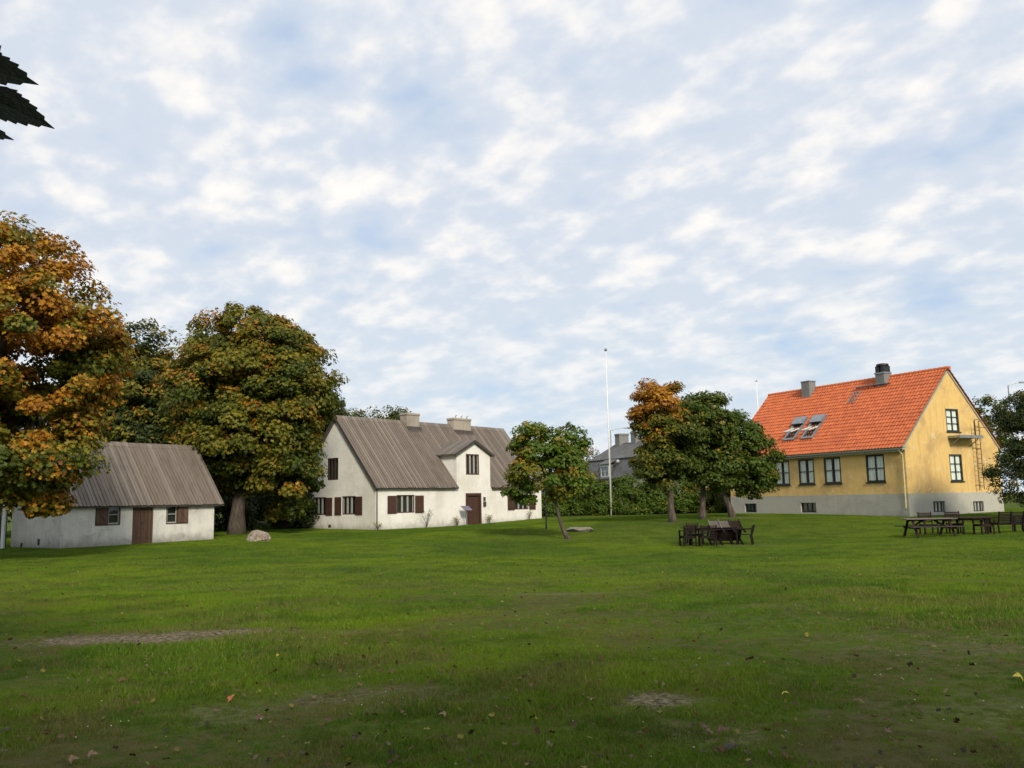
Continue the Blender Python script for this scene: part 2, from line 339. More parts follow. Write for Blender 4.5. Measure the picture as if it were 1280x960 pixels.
# ------------------------------------------------------------------ ground sheet
def ground():
    far = np.array([3, 6, 10, 16, 26, 45, 80, 150, 300, 600, 1200])
    xs = np.concatenate([-32-far[::-1], np.linspace(-32, 34, 221), 34+far]); ys = np.concatenate([-6-far[::-1], np.linspace(-6, 24, 151), np.linspace(24.5, 80, 90), 80+far])
    X, Y = np.meshgrid(xs, ys); Z = H(X, Y); nx, ny = len(xs), len(ys)
    v = np.stack([X.ravel(), Y.ravel(), Z.ravel()], 1)
    i = (np.arange(ny-1)[:, None]*nx+np.arange(nx-1)[None]).ravel(); f = np.stack([i, i+1, i+1+nx, i+nx], 1)
    me = bpy.data.meshes.new('lawn'); me.vertices.add(len(v)); me.vertices.foreach_set('co', v.ravel()); me.loops.add(f.size); me.loops.foreach_set('vertex_index', f.ravel())
    me.polygons.add(len(f)); me.polygons.foreach_set('loop_start', np.arange(0, f.size, 4)); me.polygons.foreach_set('use_smooth', [True]*len(f)); me.update(); me.validate()
    me.materials.append(M['lawn']); o = bpy.data.objects.new('lawn_ground', me); col.objects.link(o); tag(o, kind='structure')
ground()

# ------------------------------------------------------------------ house parts
def window(parent, x, y, z, rz, w, h, cols=2, rows=2, recess=.10, frame='dark_green', sash=None, curtain=None, shutters=0, shut_z=0, fw=.07, name='window', sill=None, bar=.035):
    """local: x right seen from outside, y into the wall; origin bottom centre on the wall face"""
    sash = sash or frame
    f = MB(); d0 = recess-.05; d1 = recess+.02
    f.box(-w/2, w/2, d0, d1, 0, fw); f.box(-w/2, w/2, d0, d1, h-fw, h); f.box(-w/2, -w/2+fw, d0, d1, fw, h-fw); f.box(w/2-fw, w/2, d0, d1, fw, h-fw)
    o = f.build(name, M[frame], parent, (x, y, z), rz)
    s = MB(); iw = w-2*fw; ih = h-2*fw; e0 = d0+.012; e1 = d1-.012
    for i in range(1, cols): xx = -iw/2+iw*i/cols; s.box(xx-bar*.7, xx+bar*.7, e0, e1, fw, h-fw)
    for k in range(cols):
        xa = -iw/2+iw*k/cols+(bar*.7 if k else 0); xb = -iw/2+iw*(k+1)/cols-(bar*.7 if k < cols-1 else 0)
        if sash != frame:
            s.box(xa, xa+.035, e0+.004, e1, fw, h-fw); s.box(xb-.035, xb, e0+.004, e1, fw, h-fw)
        for j in range(1, rows): zz_ = fw+ih*j/rows; s.box(xa, xb, e0+.006, e1-.004, zz_-bar*.45, zz_+bar*.45)
    if s.v: s.build('glazing_bar', M[sash], o)
    MB().box(-iw/2-.01, iw/2+.01, d1-.018, d1-.012, fw-.01, h-fw+.01).build('pane', M['glass'], o)
    MB().box(-w/2, w/2, .17, .185, 0, h).build('shade_panel', M['shade_panel'], o)  # dark panel in place of the unlit room behind the pane
    if curtain:
        for sx in (-1, 1):
            c = MB(); n = 14; cw = iw*(.40 if curtain == 'sides' else .47); pts = []
            for k in range(n+1):
                t = k/n; pts.append((sx*(iw/2-cw*t), d1+.015+.010*math.sin(t*19+sx)))
            vs = [(p[0], p[1], fw) for p in pts]+[(p[0]*(1 if curtain == 'sides' else .97), p[1], h-fw) for p in pts]
            c.add(vs, [(k, k+1, k+n+2, k+n+1) for k in range(n)]); c.build('curtain', M['curtain'], o)
    if shutters:
        for sx in (-1, 1):
            q = MB(); sw = shutters; xa = sx*(w/2+.01); xb = sx*(w/2+.01+sw); x0, x1 = min(xa, xb), max(xa, xb)
            n = 4
            for k in range(n): q.box(x0+(x1-x0)*k/n+.004, x0+(x1-x0)*(k+1)/n-.004, -.045, -.012, -.02, h-.06+.02)
            q.box(x0+.03, x1-.03, -.062, -.043, .10, .17); q.box(x0+.03, x1-.03, -.062, -.043, h-.26, h-.19)
            q.build('shutter', M['brown_paint'], o)
    if sill: MB().box(-w/2-.06, w/2+.06, -.07, recess, -.06, 0).build('sill', M[sill], o)
    return o
def hole(side, Lh, x, z, w, h, depth=.22):
    """cutter box for an opening; side 'front' v=0, 'left' u=0, 'right' u=L (x = v position)"""
    if side == 'front': return (x-w/2, x+w/2, -1, depth, z, z+h)
    if side == 'left': return (-1, depth, x-w/2, x+w/2, z, z+h)
    return (Lh-depth, Lh+1, x-w/2, x+w/2, z, z+h)
def board_slope(mb, u0, u1, v0, z0, v1, z1, pitch=.2, th=.09, jitter=.015):
    """roof slab between eave line (v0,z0) and ridge (v1,z1) running along local x, with lapped boards"""
    dv, dz = v1-v0, z1-z0; L = math.hypot(dv, dz); nv, nz = -dz/L, dv/L
    if nz < 0: nv, nz = -nv, -nz
    def pt(u, t, o): return (u, v0+dv*t+nv*o, z0+dz*t+nz*o)
    def slab(a, b, t0, t1, o0, o1):
        mb.add([pt(a, t0, o0), pt(b, t0, o0), pt(b, t1, o0), pt(a, t1, o0), pt(a, t0, o1), pt(b, t0, o1), pt(b, t1, o1), pt(a, t1, o1)],
               [(0,3,2,1),(4,5,6,7),(0,1,5,4),(1,2,6,5),(2,3,7,6),(3,0,4,7)])
    slab(u0, u1, 0, 1, -th, 0)
    u = u0; k = 0
    while u < u1-.02:
        b = min(u+pitch, u1); j = random.uniform(-jitter, jitter)
        slab(u+.012, b-.012, -.015+random.uniform(-.006, .006), 1, .002, .020+random.uniform(0, .008))      # under board
        if k % 1 == 0 and u > u0: slab(u-.035, u+.035, -.02+random.uniform(-.008, .004), 1, .029, .052+random.uniform(0, .008))  # cover strip
        u = b; k += 1
def gable_wall(L, W, eave, ridge, base=-.6):
    mb = MB(); mb.prism([(0, base), (W, base), (W, eave), (W/2, ridge), (0, eave)], 'x', 0, L); return mb

# ================================================================== white cottage
def white_house():
    ox, oy = -7.964, 51.0; z = .04; rz = math.atan2(.775, .632); L, W = 15.65, 7.1
    t = empty('white_farmhouse', (ox, oy, z), rz)
    tag(t, 'long white plastered farmhouse with brown board roof, wall dormer and two chimneys', 'house')
    E, RZ = 2.55, 6.70
    wall = gable_wall(L, W, E, RZ-.05).build('wall', M['plaster_white'], t)
    DU0, DU1, DE, DP = 6.86, 10.12, 4.62, 5.42
    fr = [(2.38, .98, 1.5, 1.06), (13.4, .97, 1.6, 1.03)]
    door = (8.42, .0, 1.5, 2.12)
    gb = [(2.37, .95, 1.25, 1.08), (5.08, .93, 1.25, 1.08)]; up = (3.86, 3.02, 1.05, 1.33)
    boxes = [hole('front', L, x, zz_, w, h) for x, zz_, w, h in fr]+[hole('front', L, *door)]
    boxes += [hole('left', L, x, zz_, w, h) for x, zz_, w, h in gb+[up]]
    cut(wall, boxes)
    # dormer body flush with the front wall
    dw = MB(); dw.prism([(DU0, 2.3), (DU1, 2.3), (DU1, DE), ((DU0+DU1)/2, DP), (DU0, DE)], 'y', -.003, 2.9)
    dm = dw.build('dormer', M['plaster_white'], t)
    dwn = (8.38, 3.30, 1.3, 1.34)
    dm2 = hole('front', L, *dwn); cut(dm, [dm2])
    for x, zz_, w, h in fr: window(t, x, 0, zz_, 0, w, h, 3, 1, .10, 'brown_paint', 'pale_frame', None, shutters=.72)
    window(t, dwn[0], 0, dwn[1], 0, dwn[2], dwn[3], 3, 1, .08, 'brown_paint', 'pale_frame', None, fw=.09)
    for x, zz_, w, h in gb: window(t, 0, x, zz_, -math.pi/2, w, h, 3, 1, .10, 'brown_paint', 'pale_frame', None, shutters=.60)
    window(t, 0, up[0], up[1], -math.pi/2, up[2], up[3], 3, 1, .10, 'brown_paint', 'wood_grey', None, fw=.09)
    # door
    x, zz_, w, h = door
    f = MB(); f.box(-w/2, -w/2+.16, -.03, .12, 0, h); f.box(w/2-.16, w/2, -.03, .12, 0, h); f.box(-w/2+.16, w/2-.16, -.03, .12, h-.16, h)
    d = f.build('door', M['brown_paint'], t, (x, 0, zz_))
    lf = MB(); lf.box(-w/2+.16, w/2-.16, .08, .13, 0, h-.16)
    for a, b in ((-.46, -.04), (.04, .46)):
        for c, e_ in ((.12, .78), (.88, 1.80)): lf.box(a, b, .062, .082, c, e_)
    lf.build('door_leaf', M['brown_paint'], d); MB().lathe([(.012, 0), (.03, .01), (.03, .04), (.01, .05)], 10, (.47, .05, 1.0)).build('handle', M['black_metal'], d)
    MB().box(x-.7, x+.7, -.55, -.04, -.2, .06).build('door_step', M['slab'], t, bevel=.02)
    # roof, front in three pieces, back
    k = (RZ-E)/(W/2)
    def zs(v): return 2.60+.10+k*v
    rf = MB(); o = .16
    board_slope(rf, -.14, DU0-.02, -.15, zs(-.15), W/2, zs(W/2)); board_slope(rf, DU1+.02, L+.14, -.15, zs(-.15), W/2, zs(W/2))
    board_slope(rf, DU0-.0, DU1+.0, .9, zs(.9), W/2, zs(W/2)); board_slope(rf, -.14, L+.14, W+.15, zs(-.15), W/2, zs(W/2))
    roof = rf.build('roof', M['roof_wood'], t)
    rd = MB(); rt = zs(W/2); rd.prism([(W/2-.20, rt-.16), (W/2, rt+.085), (W/2+.20, rt-.16), (W/2+.18, rt-.20), (W/2, rt+.02), (W/2-.18, rt-.20)], 'x', -.18, L+.18)
    rd.build('ridge_board', M['roof_wood'], roof)
    for uu in (-.165, L+.145):
        vb = MB()
        for s in (0, 1):
            va, vb2 = (-.18, W/2) if s == 0 else (W+.18, W/2)
            za, zb = zs(-.18), zs(W/2)
            vb.add([(uu, va, za-.16), (uu, vb2, zb-.16), (uu, vb2, zb+.075), (uu, va, za+.075), (uu+.02, va, za-.16), (uu+.02, vb2, zb-.16), (uu+.02, vb2, zb+.075), (uu+.02, va, za+.075)],
                   [(0,1,2,3),(7,6,5,4),(0,4,5,1),(1,5,6,2),(2,6,7,3),(3,7,4,0)])
        vb.build('verge_board', M['roof_trim'], roof)
    for a_, b_ in ((-.14, DU0-.03), (DU1+.03, L+.14)): MB().box(a_, b_, -.20, -.172, zs(-.15)-.13, zs(-.15)-.0).build('eaves_board', M['roof_trim'], roof)
    # dormer roof: ridge along y
    dr = MB(); mid = (DU0+DU1)/2; sl = (DP-DE)/(mid-DU0)
    for s in (-1, 1):
        hw = mid-DU0+.26; ze = DP+.10-sl*hw
        def P(y, tt, o_): return (mid+s*hw*(1-tt)-s*(-o_*0)+s*o_*sl/math.hypot(1, sl), y, ze+(DP+.10-ze)*tt+o_/math.hypot(1, sl))
        def sb(a_, b_, o0, o1):
            dr.add([P(a_, 0, o0), P(b_, 0, o0), P(b_, 1, o0), P(a_, 1, o0), P(a_, 0, o1), P(b_, 0, o1), P(b_, 1, o1), P(a_, 1, o1)], [(0,3,2,1),(4,5,6,7),(0,1,5,4),(1,2,6,5),(2,3,7,6),(3,0,4,7)])
        sb(-.16, 2.75, -.08, 0); yy = -.16
        while yy < 2.7: sb(yy+.01, yy+.19, .002, .02); sb(yy-.03 if yy > -.1 else yy, yy+.035, .025, .045); yy += .2
    dr.build('dormer_roof', M['roof_wood_side'], t)
    rk = MB()
    for s in (-1, 1):
        hw = mid-DU0+.27; ze = DP+.10-sl*hw
        rk.add([(mid+s*hw, -.185, ze-.14), (mid, -.185, DP-.04), (mid, -.185, DP+.16), (mid+s*hw, -.185, ze+.05), (mid+s*hw, -.163, ze-.14), (mid, -.163, DP-.04), (mid, -.163, DP+.16), (mid+s*hw, -.163, ze+.05)],
               [(0,1,2,3),(7,6,5,4),(0,4,5,1),(1,5,6,2),(2,6,7,3),(3,7,4,0)])
    rk.build('dormer_verge', M['roof_trim'], t)
    # chimneys
    def chim(u0, u1, top, pots):
        w = (u1-u0)
        c = MB(); c.box(u0, u1, W/2-.34, W/2+.34, 5.8, top-.16); c.box(u0-.04, u1+.04, W/2-.38, W/2+.38, top-.16, top)
        ch = c.build('chimney', M['chimney'], t, bevel=.03)
        fl = MB(); fl.prism([(W/2-.62, zs(W/2-.62)+.06), (W/2-.40, zs(W/2-.62)+.42), (W/2+.40, zs(W/2-.62)+.42), (W/2+.62, zs(W/2-.62)+.06)], 'x', u0-.08, u1+.08); fl.build('flashing', M['roof_trim'], ch)
        for i in range(pots):
            fk = MB(); x_ = u0+(i+.5)*w/pots; fk.tube([(x_, W/2-.2, top-.02), (x_, W/2-.2, top+.16)], .035, 6); fk.tube([(x_, W/2-.2, top+.14), (x_+.12, W/2-.2, top+.2)], .03, 6)
            fk.build('iron_fitting', M['zinc'], ch)
    chim(5.62, 6.75, 7.44, 0); chim(10.12, 11.85, 7.38, 3)
    # corner down pipe, number box
    MB().tube([(.06, -.05, 2.5), (.06, -.05, .25), (.06, -.13, .12)], .035, 8).build('downpipe', M['roof_trim'], t)
    MB().box(9.38, 9.56, -.07, -.004, 1.62, 1.86).build('wall_box', M['roof_trim'], t, bevel=.01); MB().box(9.36, 9.58, -.10, -.004, 1.25, 1.56).build('letter_box', M['roof_trim'], t, bevel=.01)
    vent = MB(); vent.box(-.05, -.004, 3.95, 4.15, .22, .36); vent.build('vent', M['brown_paint'], t)
    return t
WH = white_house()

# ================================================================== small white outbuilding
def small_house():
    ox, oy = -18.824, 36.9; rz = math.atan2(.8, .6); L, W = 7.3, 4.42; E, RZ = 1.86, 4.52
    t = empty('white_outbuilding', (ox, oy, .0), rz); tag(t, 'small low white outbuilding with peeling plaster and grey board roof under the autumn tree', 'outbuilding')
    wall = gable_wall(L, W, E, RZ-.05).build('wall', M['plaster_old'], t)
    w1 = (2.02, .88, 1.14, .90); w2 = (5.35, .84, 1.14, .90); d = (3.64, -.1, .98, 1.90)
    cut(wall, [hole('front', L, *w1, .2), hole('front', L, *w2, .2), hole('front', L, *d, .2)])
    for (x, z, w, h), side in ((w1, -1), (w2, 1)):
        f = MB(); f.box(-w/2, w/2, .02, .10, 0, .06); f.box(-w/2, w/2, .02, .10, h-.05, h); f.box(-w/2, -w/2+.06, .02, .10, .06, h-.05); f.box(w/2-.06, w/2, .02, .10, .06, h-.05); f.box(-.03, .03, .02, .10, .06, h-.05)
        wd = f.build('window', M['brown_wood'], t, (x, 0, z)); MB().box(-w/2, w/2, .16, .17, 0, h).build('shade_panel', M['shade_panel'], wd)
        s = MB(); a, b = (.03, w/2-.06) if side < 0 else (-w/2+.06, -.03)
        s.box(a, b, .05, .08, .06, .11); s.box(a, b, .05, .08, h*.5, h*.5+.03)
        s.box(a, a+.035, .05, .08, .11, h-.05); s.box(b-.035, b, .05, .08, .11, h-.05); s.build('sash', M['pale_frame'], wd)
        MB().box(a, b, .066, .07, .07, h-.05).build('pane', M['glass'], wd)
        q = MB(); a, b = (-w/2+.02, -.02) if side < 0 else (.02, w/2-.02)
        for k in range(3): q.box(a+(b-a)*k/3+.004, a+(b-a)*(k+1)/3-.004, -.03, .0, .03, h-.04)
        q.bar((a+.02, -.042, .12), (b-.02, -.042, .12), .022, .07); q.bar((a+.02, -.042, h-.14), (b-.02, -.042, h-.14), .022, .07)
        q.bar((b-.04, -.045, .16), (a+.04, -.045, h-.18), .02, .06); q.build('shutter', M['brown_wood'], wd)
    x, z, w, h = d; f = MB(); f.box(-w/2, -w/2+.07, -.01, .14, 0, h); f.box(w/2-.07, w/2, -.01, .14, 0, h); f.box(-w/2+.07, w/2-.07, -.01, .14, h-.1, h)
    dd = f.build('door', M['brown_wood'], t, (x, 0, z)); lf = MB()
    for k in range(5): a = -w/2+.07+(w-.14)*k/5; lf.box(a+.004, a+(w-.14)/5-.004, .05+.004*(k % 2), .09, .12, h-.1)
    lf.bar((-w/2+.09, .045, .45), (w/2-.09, .045, .45), .02, .09); lf.bar((-w/2+.09, .045, 1.55), (w/2-.09, .045, 1.55), .02, .09); lf.build('door_leaf', M['brown_wood'], dd)
    MB().box(-.05, .0, .03, .045, .95, 1.1).build('handle', M['black_metal'], dd)
    k = (RZ-E)/(W/2); zs = lambda v: 1.95+k*v
    rf = MB(); board_slope(rf, -.35, L+.42, -.16, zs(-.16), W/2, zs(W/2), .17, .08, .03); board_slope(rf, -.35, L+.42, W+.16, zs(-.16), W/2, zs(W/2), .17, .08)
    roof = rf.build('roof', M['roof_wood'], t); rt = zs(W/2)
    rd = MB(); rd.prism([(W/2-.18, rt-.13), (W/2, rt+.085), (W/2+.18, rt-.13), (W/2+.16, rt-.17), (W/2, rt+.03), (W/2-.16, rt-.17)], 'x', -.38, L*.55); rd.prism([(W/2-.18, rt-.15), (W/2, rt+.065), (W/2+.18, rt-.15), (W/2+.16, rt-.19), (W/2, rt+.01), (W/2-.16, rt-.19)], 'x', L*.55+.004, L+.45); rd.build('ridge_board', M['roof_wood'], roof)
    MB().box(-.35, L+.42, -.185, -.165, zs(-.16)-.12, zs(-.16)-.01).build('eaves_board', M['roof_trim'], roof)
    MB().box(-.03, -.003, 1.75, 1.88, .12, .38).build('vent', M['black_metal'], t); MB().box(-.03, -.003, 3.3, 3.42, .02, .2).build('vent', M['black_metal'], t)
small_house()

# ================================================================== yellow house
def yellow_house():
    nx, ny = 22.195, 50.0; d = Vector((.485, -.875, 0)); L, W = 14.3, 8.7; nc = Vector((nx, ny, 0)); org = nc-d*L
    rz = math.atan2(d.y, d.x); t = empty('yellow_house', (org.x, org.y, 0), rz)
    tag(t, 'yellow plastered house with orange tiled roof and grey plinth', 'house')
    E, RZ, PT = 4.36, 8.80, 1.60
    wall = gable_wall(L, W, E, RZ, PT).build('wall', M['plaster_yellow'], t)
    pl = MB().box(-.02, L+.02, -.02, W+.02, -.6, PT+.0).build('plinth', M['plaster_grey'], t)
    fw = [(L-s, 2.30, 1.30, 1.60) for s in (2.07, 5.22, 7.30, 9.37, 12.2)]
    gw = [(4.5, 5.18, 1.2, 1.36), (4.48, 2.26, 1.18, 1.58)]
    cut(wall, [hole('front', L, *q, .22) for q in fw]+[hole('right', L, *q, .22) for q in gw])
    bf = [(L-7.3, .52, 1.25, .62), (L-12.4, .52, 1.1, .6)]; bgw = [(2.62, .5, 1.05, .62), (6.25, .46, 1.0, .60)]
    cut(pl, [hole('front', L, *q, .26) for q in bf]+[hole('right', L+.02, *q, .26) for q in bgw])
    for i, (x, z, w, h) in enumerate(fw): window(t, x, 0, z, 0, w, h, 2, 2 if i else 2, .06, 'dark_green', None, 'sides' if i else 'full', fw=.10, sill='black_metal', bar=.045)
    for (x, z, w, h) in gw: window(t, L, x, z, math.pi/2, w, h, 2, 3, .06, 'dark_green', None, 'full', fw=.09, sill='black_metal', bar=.045)
    for (x, z, w, h) in bf: window(t, x, -.02, z, 0, w, h, 3, 1, .14, 'dark_green', None, None, fw=.05, name='cellar_window')
    for (x, z, w, h) in bgw: window(t, L+.02, x, z, math.pi/2, w, h, 3, 1, .14, 'dark_green', 'pale_frame', None, fw=.05, name='cellar_window')
    # tiled roof
    k = (9.0-4.52)/(W/2); cosA = 1/math.hypot(1, k); sinA = k*cosA
    def slope(flip, nm):
        T = (W/2+.32)/cosA; nrow = int(round(T/.32)); us = np.arange(-.12, L+.121, .055)
        prof = .030*np.sin(us*2*math.pi/.22)+.012*np.sin(us*4*math.pi/.22+.7); rows = []; uvs = []
        for r in range(nrow):
            for e_, o_ in ((0, .038), (1, .006)):
                tt = (r+e_)*T/nrow; jit = rng.normal(0, .0035, len(us)//4+1).repeat(4)[:len(us)]
                v = -.32+tt*cosA-sinA*(prof+o_+jit); z = 4.52-.32*k+tt*sinA+cosA*(prof+o_+jit)
                if flip: v = W-v
                rows.append(np.stack([us, v, z], 1)); uvs.append((us/.22, np.full(len(us), r+.05+.9*e_)))
        V = np.concatenate(rows); n = len(us); fs = []; me = bpy.data.meshes.new(nm)
        for r in range(len(rows)-1):
            b = r*n
            for c in range(n-1): fs.append((b+c, b+c+1, b+n+c+1, b+n+c))
        me.from_pydata(V.tolist(), [], fs); U = np.concatenate([a[0] for a in uvs]); VV = np.concatenate([a[1] for a in uvs])
        uvl = me.uv_layers.new(name='UVMap'); li = np.zeros(len(me.loops), int); me.loops.foreach_get('vertex_index', li)
        uvl.data.foreach_set('uv', np.stack([U[li], VV[li]], 1).ravel()); me.materials.append(M['tiles'])
        o = bpy.data.objects.new(nm, me); col.objects.link(o); o.parent = t
        o.modifiers.new('s', 'SOLIDIFY').thickness = -.02 if not flip else .02
        return o
    roof = slope(False, 'roof'); slope(True, 'roof')
    und = MB()
    und.prism([(-.30, 4.40-.30*k-.02), (W/2, 8.90), (W+.30, 4.40-.30*k-.02), (W+.30, 4.30-.30*k-.02), (W/2, 8.78), (-.30, 4.30-.30*k-.02)], 'x', -.06, L+.06); und.build('roof_underside', M['grey_paint'], t)
    rg = MB(); x = -.13
    while x < L+.1:
        pts = [(x, W/2, 8.985), (x+.36, W/2, 8.97)]; rg.tube(pts, [.13, .115], 10); x += .34
    rg.build('ridge_tiles', M['tiles'], roof)
    # cornice and gutter
    c = MB(); c.box(-.05, L+.06, -.16, -.0025, 4.06, 4.20); c.box(-.05, L+.09, -.24, -.0025, 4.20, 4.30); c.build('cornice', M['grey_paint'], t)
    g = MB(); g.prism([(-.44, 4.16), (-.42, 4.09), (-.36, 4.06), (-.30, 4.09), (-.28, 4.16)], 'x', -.12, L+.16); g.build('gutter', M['grey_paint'], t)
    MB().tube([(L-.1, -.36, 4.08), (L-.1, -.34, 3.98), (L-.12, -.10, 3.78), (L-.12, -.09, .85), (L-.12, -.17, .72)], .05, 10).build('downpipe', M['pale_yellow'], t, smooth=True)
    # chimneys
    zr = lambda v: 4.52+k*v
    a_ = L-10.3; ch = MB().box(a_-.36, a_+.36, W/2-.70, W/2-.06, 7.5, 9.42).box(a_-.39, a_+.39, W/2-.73, W/2-.03, 9.42, 9.50).build('chimney', M['chimney_grey'], t, bevel=.02)
    b_ = L-4.2; c2 = MB().box(b_-.34, b_+.34, W/2-.66, W/2+.0, 7.5, 9.18).build('chimney', M['chimney_grey'], t, bevel=.02)
    MB().box(b_-.38, b_+.38, W/2-.70, W/2+.04, 9.18, 9.27).build('chimney_band', M['zinc'], c2)
    cp = MB(); cp.box(b_-.32, b_-.04, W/2-.64, W/2-.02, 9.27, 9.68); cp.box(b_+.08, b_+.32, W/2-.64, W/2-.02, 9.27, 9.68); cp.box(b_-.04, b_+.08, W/2-.5, W/2-.1, 9.27, 9.42)
    cp.lathe([(.37, 9.68), (.385, 9.72), (.36, 9.82), (.15, 9.86)], 20, (b_, W/2-.33, 0)); cp.build('chimney_cowl', M['black_metal'], c2, bevel=.01)
    # roof walkway and short ladder
    wk = MB(); v1 = W/2-.62; zk = zr(v1)+.16
    for i in range(4): wk.bar((L-6.15, v1-.16+.1*i, zk), (L-3.5, v1-.16+.1*i, zk), .06, .03)
    for xx in (L-6.0, L-5.0, L-4.4, L-3.7): wk.bar((xx, v1-.16, zk-.02), (xx, v1+.2, zk-.02), .04, .04); wk.bar((xx, v1, zk-.04), (xx, v1+.1, zr(v1)+.02), .03, .03)
    w_ = wk.build('roof_walkway', M['zinc'], roof)
    ld = MB(); p0 = Vector((0, v1-.2, zr(v1-.2)+.1)); p1 = Vector((0, v1-1.0, zr(v1-1.0)+.1))
    for xx in (L-6.05, L-5.6): ld.bar(p0+Vector((xx, 0, 0)), p1+Vector((xx, 0, 0)), .05, .05)
    for i in range(4): q = p0.lerp(p1, (i+.4)/4); ld.bar(q+Vector((L-6.05, 0, 0)), q+Vector((L-5.6, 0, 0)), .05, .04)
    ld.build('roof_ladder', M['zinc'], roof)
    # roof windows, sashes tipped open
    def roof_window(s0):
        A = math.atan(k); X0 = L-s0; w = .98
        Mx = Matrix.Translation((X0, .62, zr(.62)+.04)) @ Matrix.Rotation(A, 4, 'X')
        f = MB(); Ls = 1.95
        f.box(-w/2, w/2, 0, .14, 0, .12, Mx); f.box(-w/2, w/2, Ls-.16, Ls, 0, .12, Mx); f.box(-w/2, -w/2+.13, .14, Ls-.16, 0, .12, Mx); f.box(w/2-.13, w/2, .14, Ls-.16, 0, .12, Mx)
        o = f.build('roof_window', M['zinc'], roof)
        MB().box(-w/2+.12, w/2-.12, .13, Ls-.15, .01, .03, Mx).build('opening', M['shade_panel'], o)  # dark sheet on the roof, painted shade for the open hole
        M2 = Mx @ Matrix.Translation((0, Ls*.55, .08)) @ Matrix.Rotation(R(-30), 4, 'X')
        s = MB(); h = Ls*.45
        s.box(-w/2+.14, w/2-.14, -h, -h+.09, -.03, .04, M2); s.box(-w/2+.14, w/2-.14, h*.6-.09, h*.6, -.03, .04, M2); s.box(-w/2+.14, -w/2+.22, -h+.09, h*.6-.09, -.03, .04, M2); s.box(w/2-.22, w/2-.14, -h+.09, h*.6-.09, -.03, .04, M2)
        s.build('sash', M['white_paint'], o); MB().box(-w/2+.21, w/2-.21, -h+.08, h*.6-.08, 0, .01, M2).build('pane', M['glass'], o)
        hd = MB(); hd.box(-w/2-.02, w/2+.02, Ls-.55, Ls+.12, .20, .24, Mx @ Matrix.Rotation(R(0), 4, 'X')); hd.box(-w/2-.02, -w/2+.02, Ls-.55, Ls+.1, 0, .2, Mx); hd.box(w/2-.02, w/2+.02, Ls-.55, Ls+.1, 0, .2, Mx)
        hd.build('hood', M['zinc'], o)
    roof_window(9.2); roof_window(7.65)
    vt = MB(); vt.tube([(L-13.0, 1.7, zr(1.7)-.05), (L-13.0, 1.7, zr(1.7)+.38)], .13, 10); vt.lathe([(.2, 0), (.2, .04), (.05, .12)], 10, (L-13.0, 1.7, zr(1.7)+.38)); vt.build('roof_vent', M['zinc'], roof)
    # fire escape on the gable
    fe = MB()
    for i in range(6): fe.box(L+.05+i*.12, L+.14+i*.12, 3.95, 6.05, 4.86, 4.90)
    fe.box(L+.0025, L+.76, 3.9, 3.95, 4.78, 4.92); fe.box(L+.0025, L+.76, 6.05, 6.10, 4.78, 4.92); fe.box(L+.76, L+.80, 3.9, 6.10, 4.76, 4.93)
    F = fe.build('fire_escape', M['zinc'], t)
    for y in (4.1, 5.9): MB().bar((L+.003, y, 4.3), (L+.65, y, 4.80), .04, .04).build('bracket', M['zinc'], F)
    rl = MB()
    for p, q in (((L+.78, 5.4, 4.93), (L+.78, 5.4, 5.85)), ((L+.78, 6.95, 4.93), (L+.78, 6.95, 5.85)), ((L+.78, 5.4, 5.85), (L+.78, 6.95, 5.85)), ((L+.78, 5.4, 5.4), (L+.78, 6.95, 5.4)), ((L+.02, 6.95, 5.85), (L+.78, 6.95, 5.85))): rl.bar(p, q, .03, .03)
    rl.build('railing', M['wood_grey'], F)
    la = MB()
    for y in (6.15, 6.6): la.tube([(L+.25, y, 5.85), (L+.25, y, 1.75)], .022, 6)
    for i in range(14): la.tube([(L+.25, 6.15, 1.9+i*.28), (L+.25, 6.6, 1.9+i*.28)], .014, 6)
    for z in (2.0, 4.2): la.bar((L+.003, 6.15, z), (L+.25, 6.15, z), .03, .03); la.bar((L+.003, 6.6, z), (L+.25, 6.6, z), .03, .03)
    la.build('ladder', M['wood_grey'], F)
yellow_house()

